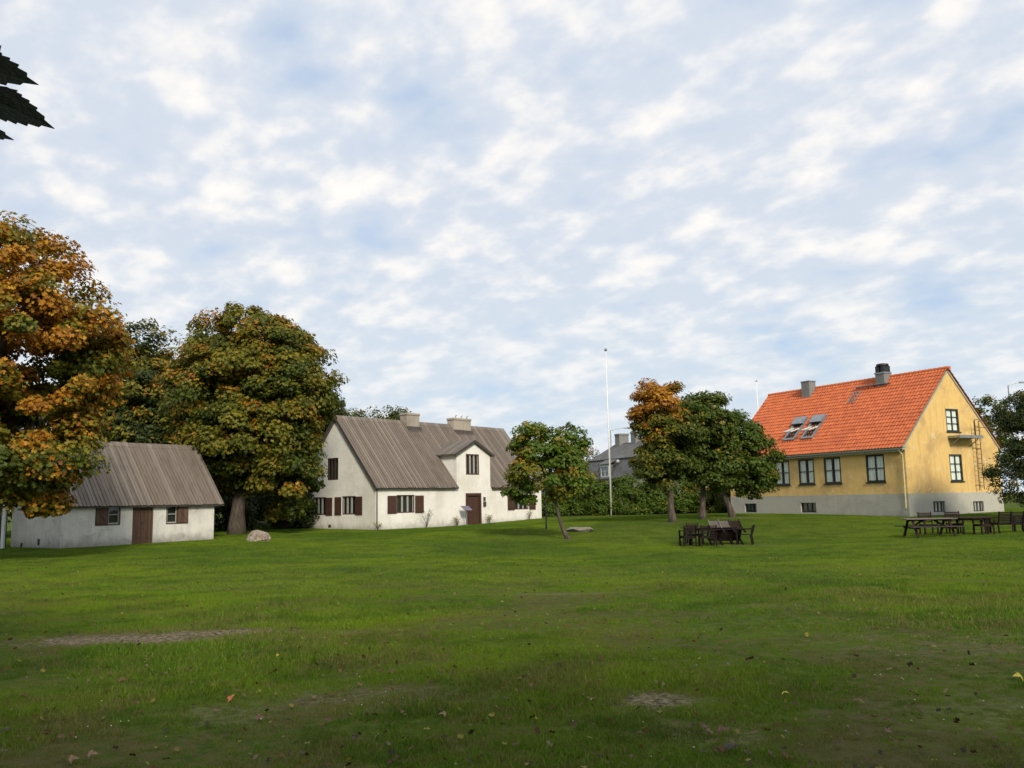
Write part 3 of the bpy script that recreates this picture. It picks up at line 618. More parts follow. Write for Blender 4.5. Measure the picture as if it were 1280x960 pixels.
# ================================================================== grey mansard house far behind
def grey_house():
    d = Vector((.418, -.909, 0)); L, W = 21.0, 9.0; org = Vector((7.75, 99.5, .5)); rz = math.atan2(d.y, d.x)
    t = empty('grey_roofed_house', org, rz); tag(t, 'far house with grey mansard roof and two grey chimneys behind the hedge', 'house')
    MB().box(0, L, 0, W, -.6, 3.3).build('wall', M['cream'], t)
    rf = MB(); prof = [(-.15, 3.25), (.85, 5.35), (W/2, 7.35), (W-.85, 5.35), (W+.15, 3.25)]
    rf.prism(prof, 'x', -.05, L+.05); roof = rf.build('roof', M['grey_roof'], t)
    sm = MB()
    for i in range(36):
        u = i*.6+.02
        if u < L: sm.bar((u, -.16, 3.28), (u, .85, 5.38), .03, .06); sm.bar((u, .85, 5.37), (u, W/2, 7.37), .03, .05)
    sm.build('standing_seam', M['grey_roof'], roof)
    MB().bar((-.1, .80, 5.36), (L+.1, .80, 5.36), .14, .10).bar((-.1, -.2, 3.2), (L+.1, -.2, 3.2), .14, .12).build('roof_edge', M['black_metal'], roof)
    for u in (5.0, 13.9):
        MB().box(u-1.0, u+1.0, .0, 2.2, 3.3, 4.75).build('dormer', M['grey_roof'], t)
        q = MB(); q.prism([(-.18, 4.76), (-.18, 4.86), (1.9, 5.95), (1.9, 5.76)], 'x', u-1.12, u+1.12).build('dormer_roof', M['grey_roof'], t)
        window(t, u, -.09, 3.45, 0, 1.7, 1.25, 2, 2, .06, 'white_paint', 'white_paint', None, fw=.12)
        MB().box(u-.75, u+.75, -.008, -.003, 3.5, 4.65).build('shade_panel', M['shade_panel'], t)  # dark sheet on the dormer front, painted as room shade
    for u, w in ((1.3, .62), (4.3, .40)):
        MB().box(u-.5, u+.5, W/2-w, W/2+w, 6.6, 8.25).box(u-.56, u+.56, W/2-w-.06, W/2+w+.06, 8.25, 8.45).build('chimney', M['chimney_grey'], t, bevel=.03)
    MB().lathe([(.05, -.2), (.16, -.12), (.2, 0), (.16, .12), (.03, .2)], 14, (6.9, .45, 5.05)).build('wall_lamp', M['globe'], t)
grey_house()

# ================================================================== foliage
GREEN = np.array([(.050, .074, .008), (.076, .100, .009), (.038, .058, .007), (.100, .118, .012)])
DGREEN = np.array([(.032, .050, .009), (.045, .064, .010), (.024, .038, .007)])
OLIVE = np.array([(.17, .155, .014), (.125, .13, .013), (.22, .175, .018)])
ORANGE = np.array([(.40, .175, .013), (.33, .135, .011), (.44, .24, .017), (.23, .09, .010)])
BRIGHT = np.array([(.075, .125, .012), (.100, .150, .014), (.058, .100, .011)])
def leaf_mesh(name, P, Nn, size, C, parent, mat=None, shape='maple'):
    n = len(P)
    a = rng.normal(size=(n, 3)); T = np.cross(Nn, a); T /= np.linalg.norm(T, axis=1, keepdims=True)+1e-9; B = np.cross(Nn, T)
    if shape == 'maple':
        pr = np.array([(0, -.45, 0), (.50, -.12, .10), (.17, .02, 0), (.42, .38, .08), (0, .55, -.06), (-.42, .38, .08), (-.17, .02, 0), (-.50, -.12, .10)])
        tris = np.array([(0, 1, 2), (2, 3, 4), (2, 4, 6), (4, 5, 6), (6, 7, 0), (0, 2, 6)])
    else:
        pr = np.array([(0, -.5, 0), (.28, 0, .10), (0, .5, 0), (-.28, 0, .10)]); tris = np.array([(0, 1, 2), (0, 2, 3)])
    V = P[:, None]+size[:, None, None]*(pr[None, :, 0, None]*T[:, None]+pr[None, :, 1, None]*B[:, None]+pr[None, :, 2, None]*Nn[:, None])
    k = len(pr); F = (np.arange(n)[:, None, None]*k+tris[None]).reshape(-1, 3)
    me = bpy.data.meshes.new(name); me.vertices.add(n*k); me.vertices.foreach_set('co', V.ravel()); me.loops.add(F.size); me.loops.foreach_set('vertex_index', F.ravel())
    me.polygons.add(len(F)); me.polygons.foreach_set('loop_start', np.arange(0, F.size, 3)); me.update()
    at_ = me.attributes.new('col', 'FLOAT_COLOR', 'POINT'); CC = np.ones((n, k, 4)); CC[:, :, :3] = C[:, None]; at_.data.foreach_set('color', CC.ravel())
    me.materials.append(mat or M['leaf']); o = bpy.data.objects.new(name, me); col.objects.link(o)
    if parent: o.parent = parent
    return o
def pick(pal, n): return pal[rng.integers(0, len(pal), n)]*rng.uniform(.75, 1.25, (n, 1))
def crown(parent, lobes, nclump, per, cr, lsize, colf, inner=.22, flat=.6, shape='maple', name='crown', up=.55, shift=(0, 0)):
    lobes = np.array(lobes, float); lobes[:, 0] += shift[0]; lobes[:, 1] += shift[1]; area = (lobes[:, 3]*lobes[:, 4]*lobes[:, 5])**(2/3); pr = area/area.sum(); cs = []; outs = []
    while len(cs) < nclump:
        L = lobes[rng.choice(len(lobes), p=pr)]; d = rng.normal(size=3); d /= np.linalg.norm(d)
        if d[2] < -.5 and rng.random() < .5: continue
        rr = rng.uniform(.35, .75) if rng.random() < inner else rng.uniform(.76, 1.08)
        c = L[:3]+d*rr*L[3:]
        if rr > .78 and any(((((c-q[:3])/q[3:])**2).sum() < .55) for q in lobes): continue
        if rr > .78 and cs and rng.random() < .8 and min(((c-x)**2).sum() for x in cs[-60:]) < (cr*.55)**2: continue
        cs.append(c); outs.append(d)
    cs = np.array(cs); outs = np.array(outs); N_ = nclump*per; idx = np.repeat(np.arange(nclump), per)
    scl = rng.uniform(.65, 1.3, nclump)
    off = rng.normal(size=(N_, 3)); off /= np.linalg.norm(off, axis=1, keepdims=True); off *= (rng.random((N_, 1))**.45)
    off[:, 2] *= flat; P = cs[idx]+off*cr*scl[idx][:, None]
    P[:, 2] -= .18*cr*(off[:, 0]**2+off[:, 1]**2)
    Nn = off*.7+outs[idx]*.5+np.array([0, 0, up])+rng.normal(size=(N_, 3))*.45; Nn /= np.linalg.norm(Nn, axis=1, keepdims=True)
    cr_ = rng.random(nclump); C = colf(P, cs[idx], cr_[idx], off)
    leaf_mesh(name, P, Nn, lsize*rng.uniform(.7, 1.25, N_), C, parent, shape=shape)
    return cs
def limbs(mb, base, fork, cs, r0, n=26, lean=(0, 0)):
    fork = Vector(fork); sel = rng.choice(len(cs), min(n, len(cs)), replace=False); hubs = []
    m = max(3, n//5); prim = []
    for i in range(m):
        c = Vector(cs[sel[i]]); mid_ = fork.lerp(c, .5)+Vector((0, 0, .12*(c-fork).length)); prim.append((fork, mid_, c))
        mb.tube([fork-Vector((0, 0, .2)), fork.lerp(mid_, .5)+Vector((0, 0, .05)), mid_, mid_.lerp(c, .5), c], [r0*.55, r0*.42, r0*.30, r0*.18, r0*.06], 7)
    for i in range(m, len(sel)):
        c = Vector(cs[sel[i]]); p = min(prim, key=lambda q: (q[1]-c).length); s = p[1]; q = s.lerp(c, .5)+Vector((0, 0, .08*(c-s).length))
        mb.tube([s, q, c], [r0*.20, r0*.12, r0*.03], 5)
def tree(name, label, cat, x, y, th, r0, lobes, nclump, per, cr, lsize, colf, group=None, lean=(0, 0), nl=26, fork_h=None, z=None, **kw):
    z0 = hz(x, y) if z is None else z; t = empty(name, (x, y, z0)); tag(t, label, cat, group)
    cs = crown(t, lobes, nclump, per, cr, lsize, colf, **kw)
    mb = MB(); fh = fork_h or th; pts = []; rad = []
    for i in range(7):
        f = i/6; pts.append((lean[0]*f+.05*math.sin(f*5+x), lean[1]*f+.05*math.cos(f*4+y), -.15+(fh+.15)*f)); rad.append(r0*(1.35 if i == 0 else 1.1 if i == 1 else 1.0-.35*f))
    mb.tube(pts, rad, 12); limbs(mb, pts[0], pts[-1], cs, r0*.95, nl); mb.build('trunk', M['bark'], t, smooth=True)
    return t
def mixcol(green, orange_f, olive_f, topw=0.0, zc=0, zr_=1, xw=0.0, xc=0):
    def f(P, C, r, off):
        n = len(P); out_ = pick(green, n)
        po = orange_f+topw*np.clip((C[:, 2]-zc)/zr_, -1, 1)+xw*np.clip((C[:, 0]-xc)/2, -1, 1)
        g = r*.68+rng.random(n)*.32-.22*off[:, 2]
        o_ = g < po; y_ = (~o_) & (g < po+olive_f)
        out_[y_] = pick(OLIVE, y_.sum()); out_[o_] = pick(ORANGE, o_.sum()); return out_
    return f
# big autumn maple at the left edge (crown runs out of frame)
tree('autumn_maple', 'large orange and green autumn maple at the left edge, reaching over the outbuilding', 'tree', -18.0, 28.6, 3.4, .42,
     [(.7, 0, 8.1, 2.9, 3.2, 3.3), (2.3, -.2, 6.6, 2.5, 2.8, 2.5), (1.5, -.2, 4.3, 2.5, 2.6, 2.4), (3.1, -.3, 3.3, 1.4, 1.5, 1.7), (1.0, -.2, 2.9, 1.7, 1.7, 1.3), (-2.2, 0, 6.3, 2.9, 3.2, 3.6), (-.6, .2, 5.4, 3.2, 3.4, 3.2)],
     420, 250, .70, .150, mixcol(GREEN, .50, .28, .22, 6.8, 3.0), nl=40)
# large maple between the outbuilding and the farmhouse
tree('maple_tree', 'tall round green maple with orange tinges between the outbuilding and the farmhouse', 'tree', -14.6, 47.0, 4.0, .40,
     [(.5, 0, 9.5, 3.0, 3.2, 2.7), (-.9, .2, 7.8, 2.9, 3.3, 3.0), (2.2, 0, 7.6, 2.6, 3.0, 3.0), (.3, -.4, 5.4, 3.5, 3.2, 2.7), (2.7, -.5, 3.6, 1.6, 1.9, 2.6), (-1.7, .8, 4.2, 1.8, 2.0, 2.4), (.8, 1.4, 2.9, 2.4, 1.6, 2.0)],
     500, 230, .75, .17, mixcol(GREEN, .17, .36, .10, 7.0, 3.5), nl=44)
# small leaning tree
tree('small_maple', 'small leaning green maple in the middle of the lawn beside the farmhouse', 'tree', 2.38, 40.0, 1.9, .10,
     [(-1.75, 0, 4.45, .72, .8, .95), (-1.35, 0, 3.8, .9, .9, .6), (-.75, 0, 4.25, .85, .8, .75), (.22, 0, 4.25, .66, .8, .95), (.0, 0, 3.5, .8, .9, .6), (-.85, 0, 2.85, 1.75, 1.6, .75), (-2.05, .1, 2.2, .7, .8, .75), (.1, 0, 2.4, .85, .9, .8)],
     175, 75, .42, .14, mixcol(BRIGHT*1.15, .02, .30, -.03, 3, 1, -.10, 0), lean=(-.62, 0), nl=24, inner=.12, shift=(0, 0))
# group of three in front of the yellow house
tree('orange_topped_maple', 'slender maple with an orange top, leftmost of the three trees before the yellow house', 'tree', 8.5, 48.0, 2.4, .19,
     [(-.55, 0, 6.25, 1.45, 1.4, 1.35), (.1, .1, 4.7, 1.35, 1.4, 1.4), (-.35, 0, 3.2, 1.45, 1.4, 1.25), (-.9, 0, 5.6, .9, .9, .9)],
     165, 150, .55, .15, mixcol(GREEN, .26, .32, .45, 5.3, 1.3, -.34, 0), nl=22)
tree('round_maple', 'dark green maple in the middle of the three trees before the yellow house', 'tree', 10.6, 50.0, 2.2, .18,
     [(.35, 0, 5.5, 1.75, 1.6, 1.6), (-.1, 0, 3.9, 2.0, 1.8, 1.5), (.9, 0, 3.0, 1.6, 1.5, 1.3), (-.6, 0, 3.0, 1.3, 1.4, 1.0)], 170, 150, .58, .15, mixcol(GREEN[:3]*.5+BRIGHT*.5, .0, .16), nl=22)
tree('leaning_maple', 'dark green maple with a leaning trunk, rightmost of the three trees before the yellow house', 'tree', 12.75, 52.0, 2.0, .20,
     [(-.2, 0, 4.8, 1.9, 1.8, 1.4), (.8, 0, 3.5, 1.95, 1.8, 1.35), (-1.0, 0, 3.4, 1.6, 1.6, 1.3), (1.3, 0, 2.2, 1.25, 1.2, .9), (-.4, -.2, 2.9, 1.3, 1.3, .8), (-1.35, 0, 5.6, 1.1, 1.2, .9)], 190, 150, .58, .15, mixcol(GREEN[:3]*.35+BRIGHT*.65, .0, .12), lean=(-.7, 0), nl=22)
# right edge
tree('dark_shrub_tree', 'dark green tree with trailing branches at the right edge before the yellow gable', 'tree', 26.3, 43.5, 1.2, .22,
     [(0, 0, 3.6, 1.9, 2.0, 2.6), (-.9, 0, 5.2, 1.15, 1.2, 1.1), (-1.3, 0, 2.5, 1.2, 1.3, 1.4), (-2.45, -.1, 2.55, .75, .4, .26), (-2.5, 0, 3.3, .75, .5, .24), (-1.9, 0, 1.4, .8, .8, .6), (.5, 0, 5.5, 1.6, 1.6, 1.4), (1.3, 0, 4.4, 1.8, 1.8, 2.2), (.4, 0, 2.2, 1.8, 1.8, 1.7)],
     330, 150, .46, .12, mixcol(DGREEN, .0, .08), shape='slim', nl=40)
tree('airy_tree', 'thin pale green tree behind the yellow gable near the right edge', 'tree', 42.0, 78.0, 3, .2,
     [(0, 0, 7.4, 2.0, 2, 1.8), (1.5, 0, 6, 2.0, 2, 2.2)], 60, 90, .7, .25, mixcol(GREEN, .02, .4), shape='slim', nl=30)
# woods behind on the left
BG = [(-31.5, 50, 11.5, 'dark leafy tree behind the outbuilding at the left edge'), (-26.0, 58, 14.0, 'dark leafy tree above the outbuilding roof'), (-21.8, 60, 13.2, 'dark tree with a few orange leaves filling the gap between the two big maples'),
      (-24.3, 56, 12.4, 'dark olive tree right behind the edge of the orange maple crown'), (-19.2, 64, 12.6, 'dark tree behind the left flank of the round green maple'), (-15.5, 66, 10.5, 'dark tree hidden mostly behind the round green maple'), (-24.4, 55, 9.5, 'dark tree low behind the middle of the outbuilding roof'), (-17.5, 58, 9.0, 'dark tree filling the gap behind the right end of the outbuilding'), (-30.5, 34, 11.0, 'dark tree just outside the left edge shading the outbuilding'), (-16.5, 84, 10.6, 'far green tree showing above the left end of the farmhouse roof'), (-12.6, 88, 10.9, 'far green tree showing above the farmhouse roof left of its chimneys')]
for i, (x, y, h, lb) in enumerate(BG):
    r = h*.27
    tree('background_tree', lb, 'tree', x, y, h*.25, .3, [(0, 0, h*.70, r*1.0, r, h*.28), (r*.6, 0, h*.48, r*.8, r, h*.3), (-r*.6, 0, h*.45, r*.8, r, h*.3), (0, 0, h*.27, r*1.0, r, h*.22)],
         260, 120, .95, .28, mixcol(DGREEN if i < 9 else GREEN, .10 if i in (1, 2, 3, 4) else .0, .45 if i in (1, 2, 3, 4) else .15), group='trees of the wood behind the houses', shape='slim', nl=14)
tree('background_tree', 'low orange tinted tree behind the hedge left of the grey roof', 'tree', 7.9, 112, 2, .25, [(0, 0, 6.4, 2.6, 2, 1.9), (-2.6, 0, 5.4, 2.4, 2, 2.0)], 70, 80, .9, .3, mixcol(GREEN, .35, .4), group='trees of the wood behind the houses', shape='slim', nl=10)
SH = [(-17.2, 52.5, 2.6, 'dark shrub behind the outbuilding gable'), (-14.2, 54.5, 2.9, 'dark shrub behind the trunk of the round green maple'), (-12.0, 57.5, 2.6, 'dark shrub between maple trunk and farmhouse gable'), (-20.5, 50.5, 3.0, 'dark shrub hidden behind the outbuilding roof'), (-29, 45.5, 3.0, 'dark shrub beside the green fence')]
for x, y, h, lb in SH:
    t = empty('shrub', (x, y, hz(x, y))); tag(t, lb, 'shrub', 'shrubs under the wood')
    cs = crown(t, [(0, 0, h*.45, 1.9, 1.4, h*.5), (.9, .2, h*.35, 1.3, 1.2, h*.4)], 70, 110, .6, .18, mixcol(DGREEN, 0, .1), shape='slim', name='foliage')
    mb = MB()
    for k in range(7): c = cs[k*5]; mb.tube([(0, 0, -.1), (c[0]*.4, c[1]*.4, c[2]*.6), tuple(c)], [.05, .035, .01], 6)
    mb.build('stem', M['bark'], t)
# hedge with one thing per shrub block
def hedge(x0, x1, y, h, lb, pal, seed):
    xc = (x0+x1)/2; t = empty('hedge', (xc, y, hz(xc, y))); tag(t, lb, 'hedge', 'hedge along the back of the lawn'); n = max(2, int((x1-x0)/1.5)); lobes = []
    for i in range(n):
        xx = x0+(i+.5)*(x1-x0)/n-xc; hh = h*random.uniform(.88, 1.06); lobes.append((xx, random.uniform(-.2, .2), hh*.5, 1.15, 1.0, hh*.52)); lobes.append((xx+.4, -.75, .55, 1.0, .75, .75*random.uniform(.8, 1.2)))
    cs = crown(t, lobes, 85*n, 110, .42, .17, mixcol(pal, .0, .10), shape='slim', name='foliage', inner=.15, flat=.8, up=.3)
    mb = MB()
    for k in range(n*5): c = cs[(k*7) % len(cs)]; mb.tube([(c[0]*.97, c[1]*.3, -.1), (c[0], c[1]*.6, c[2]*.5), tuple(c)], [.04, .03, .01], 5)
    mb.build('stem', M['bark'], t)
hedge(1.9, 5.2, 67.3, 3.3, 'taller bushy end of the hedge between farmhouse and flagpole', BRIGHT, 1)
hedge(5.0, 9.4, 66.2, 2.75, 'bright green bushy hedge behind the white flagpole', BRIGHT, 2)
hedge(9.2, 13.4, 66.4, 2.8, 'green hedge seen between the trunks of the three maples', BRIGHT, 3)
hedge(13.2, 18.0, 66.6, 2.75, 'green hedge running behind the far corner of the yellow house', GREEN, 4)
# big trees behind the camera that shade the foreground; a branch of one hangs into view
def leafpoly(n_lobes=5):
    pts = []; A = [(-150, .42, 26), (-88, .82, 36), (0, 1.0, 38), (88, .82, 36), (150, .42, 26)]
    for i, (a, r, w) in enumerate(A):
        base = [(0, 1.0), (.13, .84), (.36, .70), (.60, .56), (.82, .50), (.95, .40)]; half = []
        for q in range(13):
            x_ = q/12*.95; b_ = float(np.interp(x_, [p[0] for p in base], [p[1] for p in base])); half.append((x_, b_*(1.0 if q == 0 else 1.035 if q % 2 == 0 else .955)))
        prof = [(-x_, q) for x_, q in half[:0:-1]]+half
        for s, q in prof:
            aa = R(a+s*w); pts.append((r*q*math.sin(aa), r*q*math.cos(aa)))
        if i < 4: am = R((A[i][0]+A[i+1][0])/2); pts.append((.27*math.sin(am), .27*math.cos(am)))
    pts.append((0.0, -.10)); return pts
LP = leafpoly()
def big_leaf(mb, base, tipdir, nrm, size, bend=.18, th=.0012):
    base = Vector(base); y = Vector(tipdir).normalized(); n_ = Vector(nrm); n_ = (n_-y*n_.dot(y)).normalized(); x = y.cross(n_)
    c = base; b = len(mb.v); k = len(LP)
    def put(p, o): r2 = p[0]**2+p[1]**2; return tuple(c+(x*p[0]+y*p[1])*size+n_*(-bend*r2*size+.10*abs(p[0])*size+o))
    rings = [1.0, .6]
    for o in (0, -th):
        for s in rings:
            for p in LP: mb.v.append(put((p[0]*s, p[1]*s), o))
        mb.v.append(put((0, 0), o))
    S = 2*k+1
    for j, o in ((0, 0), (1, S)):
        for i in range(k):
            a_, b_ = o+b+i, o+b+(i+1) % k; c_, d_ = a_+k, b_+k
            mb.f.append((a_, b_, d_, c_)); mb.f.append((c_, d_, b+o+2*k))
    for i in range(k): mb.f.append((b+i, b+(i+1) % k, b+S+(i+1) % k, b+S+i))
    return put
def cam_pt(px, py, d):
    x = (px-640)/1100; y = -(py-480)/1100; c, s = math.cos(ROLL), math.sin(ROLL); X = c*x+s*y; Y = -s*x+c*y
    v = Vector((X, math.cos(PITCH)-Y*math.sin(PITCH), math.sin(PITCH)+Y*math.cos(PITCH))); return Vector((0, 0, 1.6))+v*d
M['leaf_plain'] = simple('dark maple leaf', (.018, .028, .006), .6, .45, 60, bump=.3)
nt_ = M['leaf_plain'].node_tree; pb_ = nt_.nodes['Principled BSDF']; tr_ = nt_.nodes.new('ShaderNodeBsdfTranslucent'); tr_.inputs[0].default_value = (.03, .05, .006, 1); ms_ = nt_.nodes.new('ShaderNodeMixShader'); ms_.inputs[0].default_value = .5
nt_.links.new(pb_.outputs[0], ms_.inputs[1]); nt_.links.new(tr_.outputs[0], ms_.inputs[2]); nt_.links.new(ms_.outputs[0], nt_.nodes['Material Output'].inputs[0])
tb = tree('overhanging_maple', 'tree standing beside the viewer whose dark leaves hang into the top left corner', 'tree', -5.2, -2.2, 3.2, .35,
     [(0, 0, 7.2, 3.6, 3.6, 3.2), (-1.5, -2, 5.6, 3.0, 3.0, 2.4), (2.0, -2.2, 5.8, 3.0, 3.0, 2.4)], 230, 90, .9, .24, mixcol(GREEN, .1, .3), nl=20)
tz = Vector((-5.2, -2.2, hz(-5.2, -2.2)))
lf_pts = [(-34, 118, .80, (1, -.05, -.32), .105), (-22, 136, .86, (.95, 0, -.55), .0), ]
tw = MB(); A0 = Vector((-4.9, -1.6, 4.2)); A1 = cam_pt(-150, -40, 1.0); A2 = cam_pt(-60, 40, .86)
tw.tube([A0-tz, (A0.lerp(A1, .5)+Vector((0, 0, .25)))-tz, A1-tz, A2-tz], [.03, .018, .006, .003], 7)
B0 = cam_pt(-70, 70, .80); tw.tube([A2-tz, B0-tz], [.002, .0012], 5); B1 = cam_pt(-38, 112, .84); tw.tube([A2-tz, B1-tz], [.002, .0012], 5); B2 = cam_pt(-62, 150, .88); tw.tube([A2-tz, B2-tz], [.002, .0012], 5); B3 = cam_pt(-120, 60, .9); tw.tube([A1-tz, B3-tz], [.002, .0012], 5)
tw.build('twig', M['bark'], tb)
for B, dirpx, size in ((B0, (34, 93, .80), .084), (B1, (62, 151, .86), .077), (B2, (6, 166, .90), .056), (B3, (-150, 180, .9), .08)):
    mb = MB(); d_ = cam_pt(*dirpx)-B; big_leaf(mb, B-tz, d_, (-.15, -.85, .35), size, .12); mb.build('leaf', M['leaf_plain'], tb)
tree('shade_tree', 'broad tree standing behind the viewer to the right', 'tree', 6.0, -8.6, 3.2, .4,
     [(0, 0, 7.6, 4.2, 3.6, 3.6), (-3.0, 0, 6.6, 3.4, 3.0, 2.8), (3.2, 0, 6.4, 3.4, 3.0, 2.8)], 240, 90, 1.0, .27, mixcol(GREEN, .1, .3), nl=18)

# ================================================================== furniture, poles, stones
WD = 'wood_dark'
def chair(name, label, cat, w, x, y, rz, mat=WD, tilt=0.0, group=None, bh=.86, backmat=None):
    """garden chair / bench facing local +y, back at -y"""
    t = empty(name, (x, y, hz(x, y)), rz); tag(t, label, cat, group); m = M[mat]; D = .27; hw = w/2
    nseg = 2 if w < 1 else 3
    b = MB(); lean = .12
    for i in range(6): z = .46+i*(bh-.50)/6+.03; yy = -D-lean*(z-.42)/.45; b.box(-hw+.03, hw-.03, yy-.012, yy+.012, z, z+(bh-.50)/6-.018)
    for sx in ((-hw+.03, hw-.03) if w < 1 else (-hw+.03, 0, hw-.03)): b.bar((sx, -D-.03, .40), (sx, -D-lean-.03, bh), .05, .035, (1, 0, 0))
    b.build('backrest', M[backmat or mat], t)
    s = MB()
    for i in range(6): yy = -D+.03+i*.088; s.box(-hw+.02, hw-.02, yy, yy+.074, .40, .422)
    s.box(-hw+.03, hw-.03, D-.02, D, .33, .40); s.box(-hw+.03, hw-.03, -D, -D+.02, .33, .40); s.build('seat', m, t)
    for sx in (-1, 1):
        xx = sx*(hw-.03)
        MB().box(xx-.03, xx+.03, D-.035, D+.025, 0, .62).build('leg', m, t)
        MB().bar((xx, -D-.06, 0), (xx, -D, .42), .06, .05, (1, 0, 0)).build('leg', m, t)
        MB().box(xx-.04, xx+.04, -D-.06, D+.05, .62, .65).build('armrest', m, t)
    if tilt:
        R3 = Matrix.Rotation(rz, 3, 'Z') @ Matrix.Rotation(-tilt, 3, 'X'); pv = Vector((0, D, 0))
        wp = Vector((x, y, hz(x, y)))+Matrix.Rotation(rz, 3, 'Z') @ pv
        t.rotation_euler = R3.to_euler(); t.location = wp-R3 @ pv
    return t
def table(name, label, cx_, cy_, rz, l, w, mat, h=.72):
    t = empty(name, (cx_, cy_, hz(cx_, cy_)), rz); tag(t, label, 'table'); b = MB(); n = int(w/.11)
    for i in range(n): a = -w/2+i*w/n; b.box(-l/2, l/2, a, a+w/n-.012, h-.03, h)
    b.box(-l/2+.1, l/2-.1, -w/2+.1, -w/2+.125, h-.11, h-.03); b.box(-l/2+.1, l/2-.1, w/2-.125, w/2-.1, h-.11, h-.03); b.build('tabletop', M[mat], t)
    for sx in (-1, 1):
        for sy in (-1, 1): MB().box(sx*(l/2-.14)-.035, sx*(l/2-.14)+.035, sy*(w/2-.14)-.035, sy*(w/2-.14)+.035, 0, h-.03).build('leg', M[WD], t)
    return t
G1 = 'dark brown seats round the table before the three maples'
a1 = R(8)
table('garden_table', 'dark wooden garden table with seats tipped against it, before the three maples', 8.12, 37.0, a1, 2.3, .85, 'wood_mid')
chair('garden_chair', 'upright dark slatted garden chair, back to the viewer, leftmost beside the tipped chairs', 'chair', .56, 6.98, 36.1, R(6), group=G1)
chair('garden_chair', 'upright dark armchair directly left of the chairs tipped onto the table', 'chair', .66, 7.76, 36.0, R(-4), group=G1)
chair('garden_chair', 'first tipped chair leaning on the table, right beside the upright armchair', 'chair', .50, 8.30, 36.2, a1, tilt=R(60), group=G1, backmat='wood_pale')  # paler back stands for light falling on its upturned face
chair('garden_chair', 'middle one of the chairs tipped forward onto the table edge', 'chair', .50, 8.74, 36.27, a1, tilt=R(62), group=G1, backmat='wood_pale')  # back coloured lighter, as if lit from above
chair('garden_chair', 'last tipped chair leaning on the table, at its right end', 'chair', .50, 9.18, 36.33, a1, tilt=R(60), group=G1, backmat='wood_mid')
chair('garden_chair', 'dark garden chair facing left at the right end of the tipped chairs', 'chair', .56, 9.42, 36.7, R(70), group=G1, bh=.80)
chair('garden_chair', 'dark garden chair behind the left end of the table with tipped chairs', 'chair', .56, 7.62, 37.75, R(185), group=G1, mat='wood_mid')
def picnic():
    x, y = 16.75, 36.1; t = empty('picnic_table', (x, y, hz(x, y)), R(-3)); tag(t, 'weathered picnic table with attached benches before the yellow gable', 'picnic table'); l = 2.0
    b = MB(); [b.box(-l/2, l/2, -.38+i*.128, -.38+i*.128+.116, .70, .735) for i in range(6)]; b.build('tabletop', M['wood_pale'], t)
    for s in (-1, 1):
        q = MB(); [q.box(-l/2-.05, l/2+.05, s*.72-.13+i*.135, s*.72-.13+i*.135+.122, .40, .435) for i in range(2)]; q.build('bench', M['wood_grey'], t)
        f = MB(); xx = s*(l/2-.28)
        for k in (-1, 1): f.bar((xx, k*.72, 0), (xx, k*.22, .69), .045, .09, (1, 0, 0))
        f.box(xx+.03, xx+.07, -.85, .85, .32, .40); f.box(xx+.03, xx+.07, -.36, .36, .62, .70); f.bar((xx, 0, .66), (0, 0, .34) if False else (xx-s*.62, 0, .68), .04, .07) ; f.bar((xx, 0, .36), (xx-s*.5, 0, .66), .04, .07); f.build('leg', M['wood_mid'], t)
picnic()
G2 = 'dark brown seats before the yellow gable'
chair('garden_chair', 'brown chair with its back up behind the right half of the picnic table', 'chair', .58, 17.45, 37.6, R(175), mat='wood_mid', group=G2, bh=.92)
chair('garden_chair', 'reddish brown chair between the picnic table and the low garden table', 'chair', .60, 18.45, 37.4, R(165), mat='wood_mid', group=G2, bh=.92)
table('garden_table', 'dark slatted garden table between the picnic table and the dark bench', 18.75, 36.55, R(-3), 1.25, .8, 'wood_mid', .68)
chair('garden_chair', 'low backed chair tucked under the small table left of the dark bench', 'chair', .55, 18.85, 35.9, R(3), mat='wood_mid', group=G2, bh=.62)
chair('garden_bench', 'dark two seat bench with its slatted back to the viewer, before the yellow gable', 'bench', 1.12, 20.25, 36.75, R(4), group=G2, bh=.88)
chair('garden_chair', 'greyish garden chair right of the dark bench, beside the right edge tree', 'chair', .60, 21.2, 37.2, R(20), mat='wood_grey', group=G2, bh=.92)

def flagpole(name, label, x, y, z0, zt, r, loc_tilt=0):
    t = empty(name, (x, y, z0)); tag(t, label, 'flagpole')
    MB().tube([(0, 0, 0), (0, 0, (zt-z0)*.5), (0, 0, zt-z0)], [r, r*.85, r*.5], 12).build('pole', M['white_pole'], t, smooth=True)
    MB().lathe([(.01, 0), (.09, .04), (.12, .12), (.09, .2), (.02, .25)], 12, (0, 0, zt-z0)).build('finial', M['zinc'], t)
    MB().tube([(r+.03, 0, 1.2), (r*.5+.05, 0, zt-z0-.1)], .006, 4).build('halyard', M['white_pole'], t)
    MB().box(r, r+.05, -.02, .02, 1.1, 1.3).build('cleat', M['zinc'], t)
flagpole('flagpole', 'tall bare white flagpole before the hedge', 7.02, 64.6, hz(7, 64.6)-.1, 12.5, .052)
flagpole('flagpole', 'thin far white pole peeping above the far end of the orange roof', 33.6, 120, 0, 17.2, .10)
def street_lamp(label, x, y, zt, dx):
    t = empty('street_lamp', (x, y, hz(x, y))); tag(t, label, 'street lamp'); z = zt-hz(x, y)
    MB().tube([(0, 0, 0), (0, 0, z-.5), (0, 0, z)], [.09, .06, .05], 8).build('pole', M['zinc'], t)
    MB().tube([(0, 0, z), (dx*.5, 0, z+.2), (dx, 0, z+.3)], .04, 8).build('arm', M['zinc'], t)
    MB().box(dx-.05, dx+.5, -.12, .12, z+.22, z+.36).build('lamp_head', M['zinc'], t, bevel=.03)
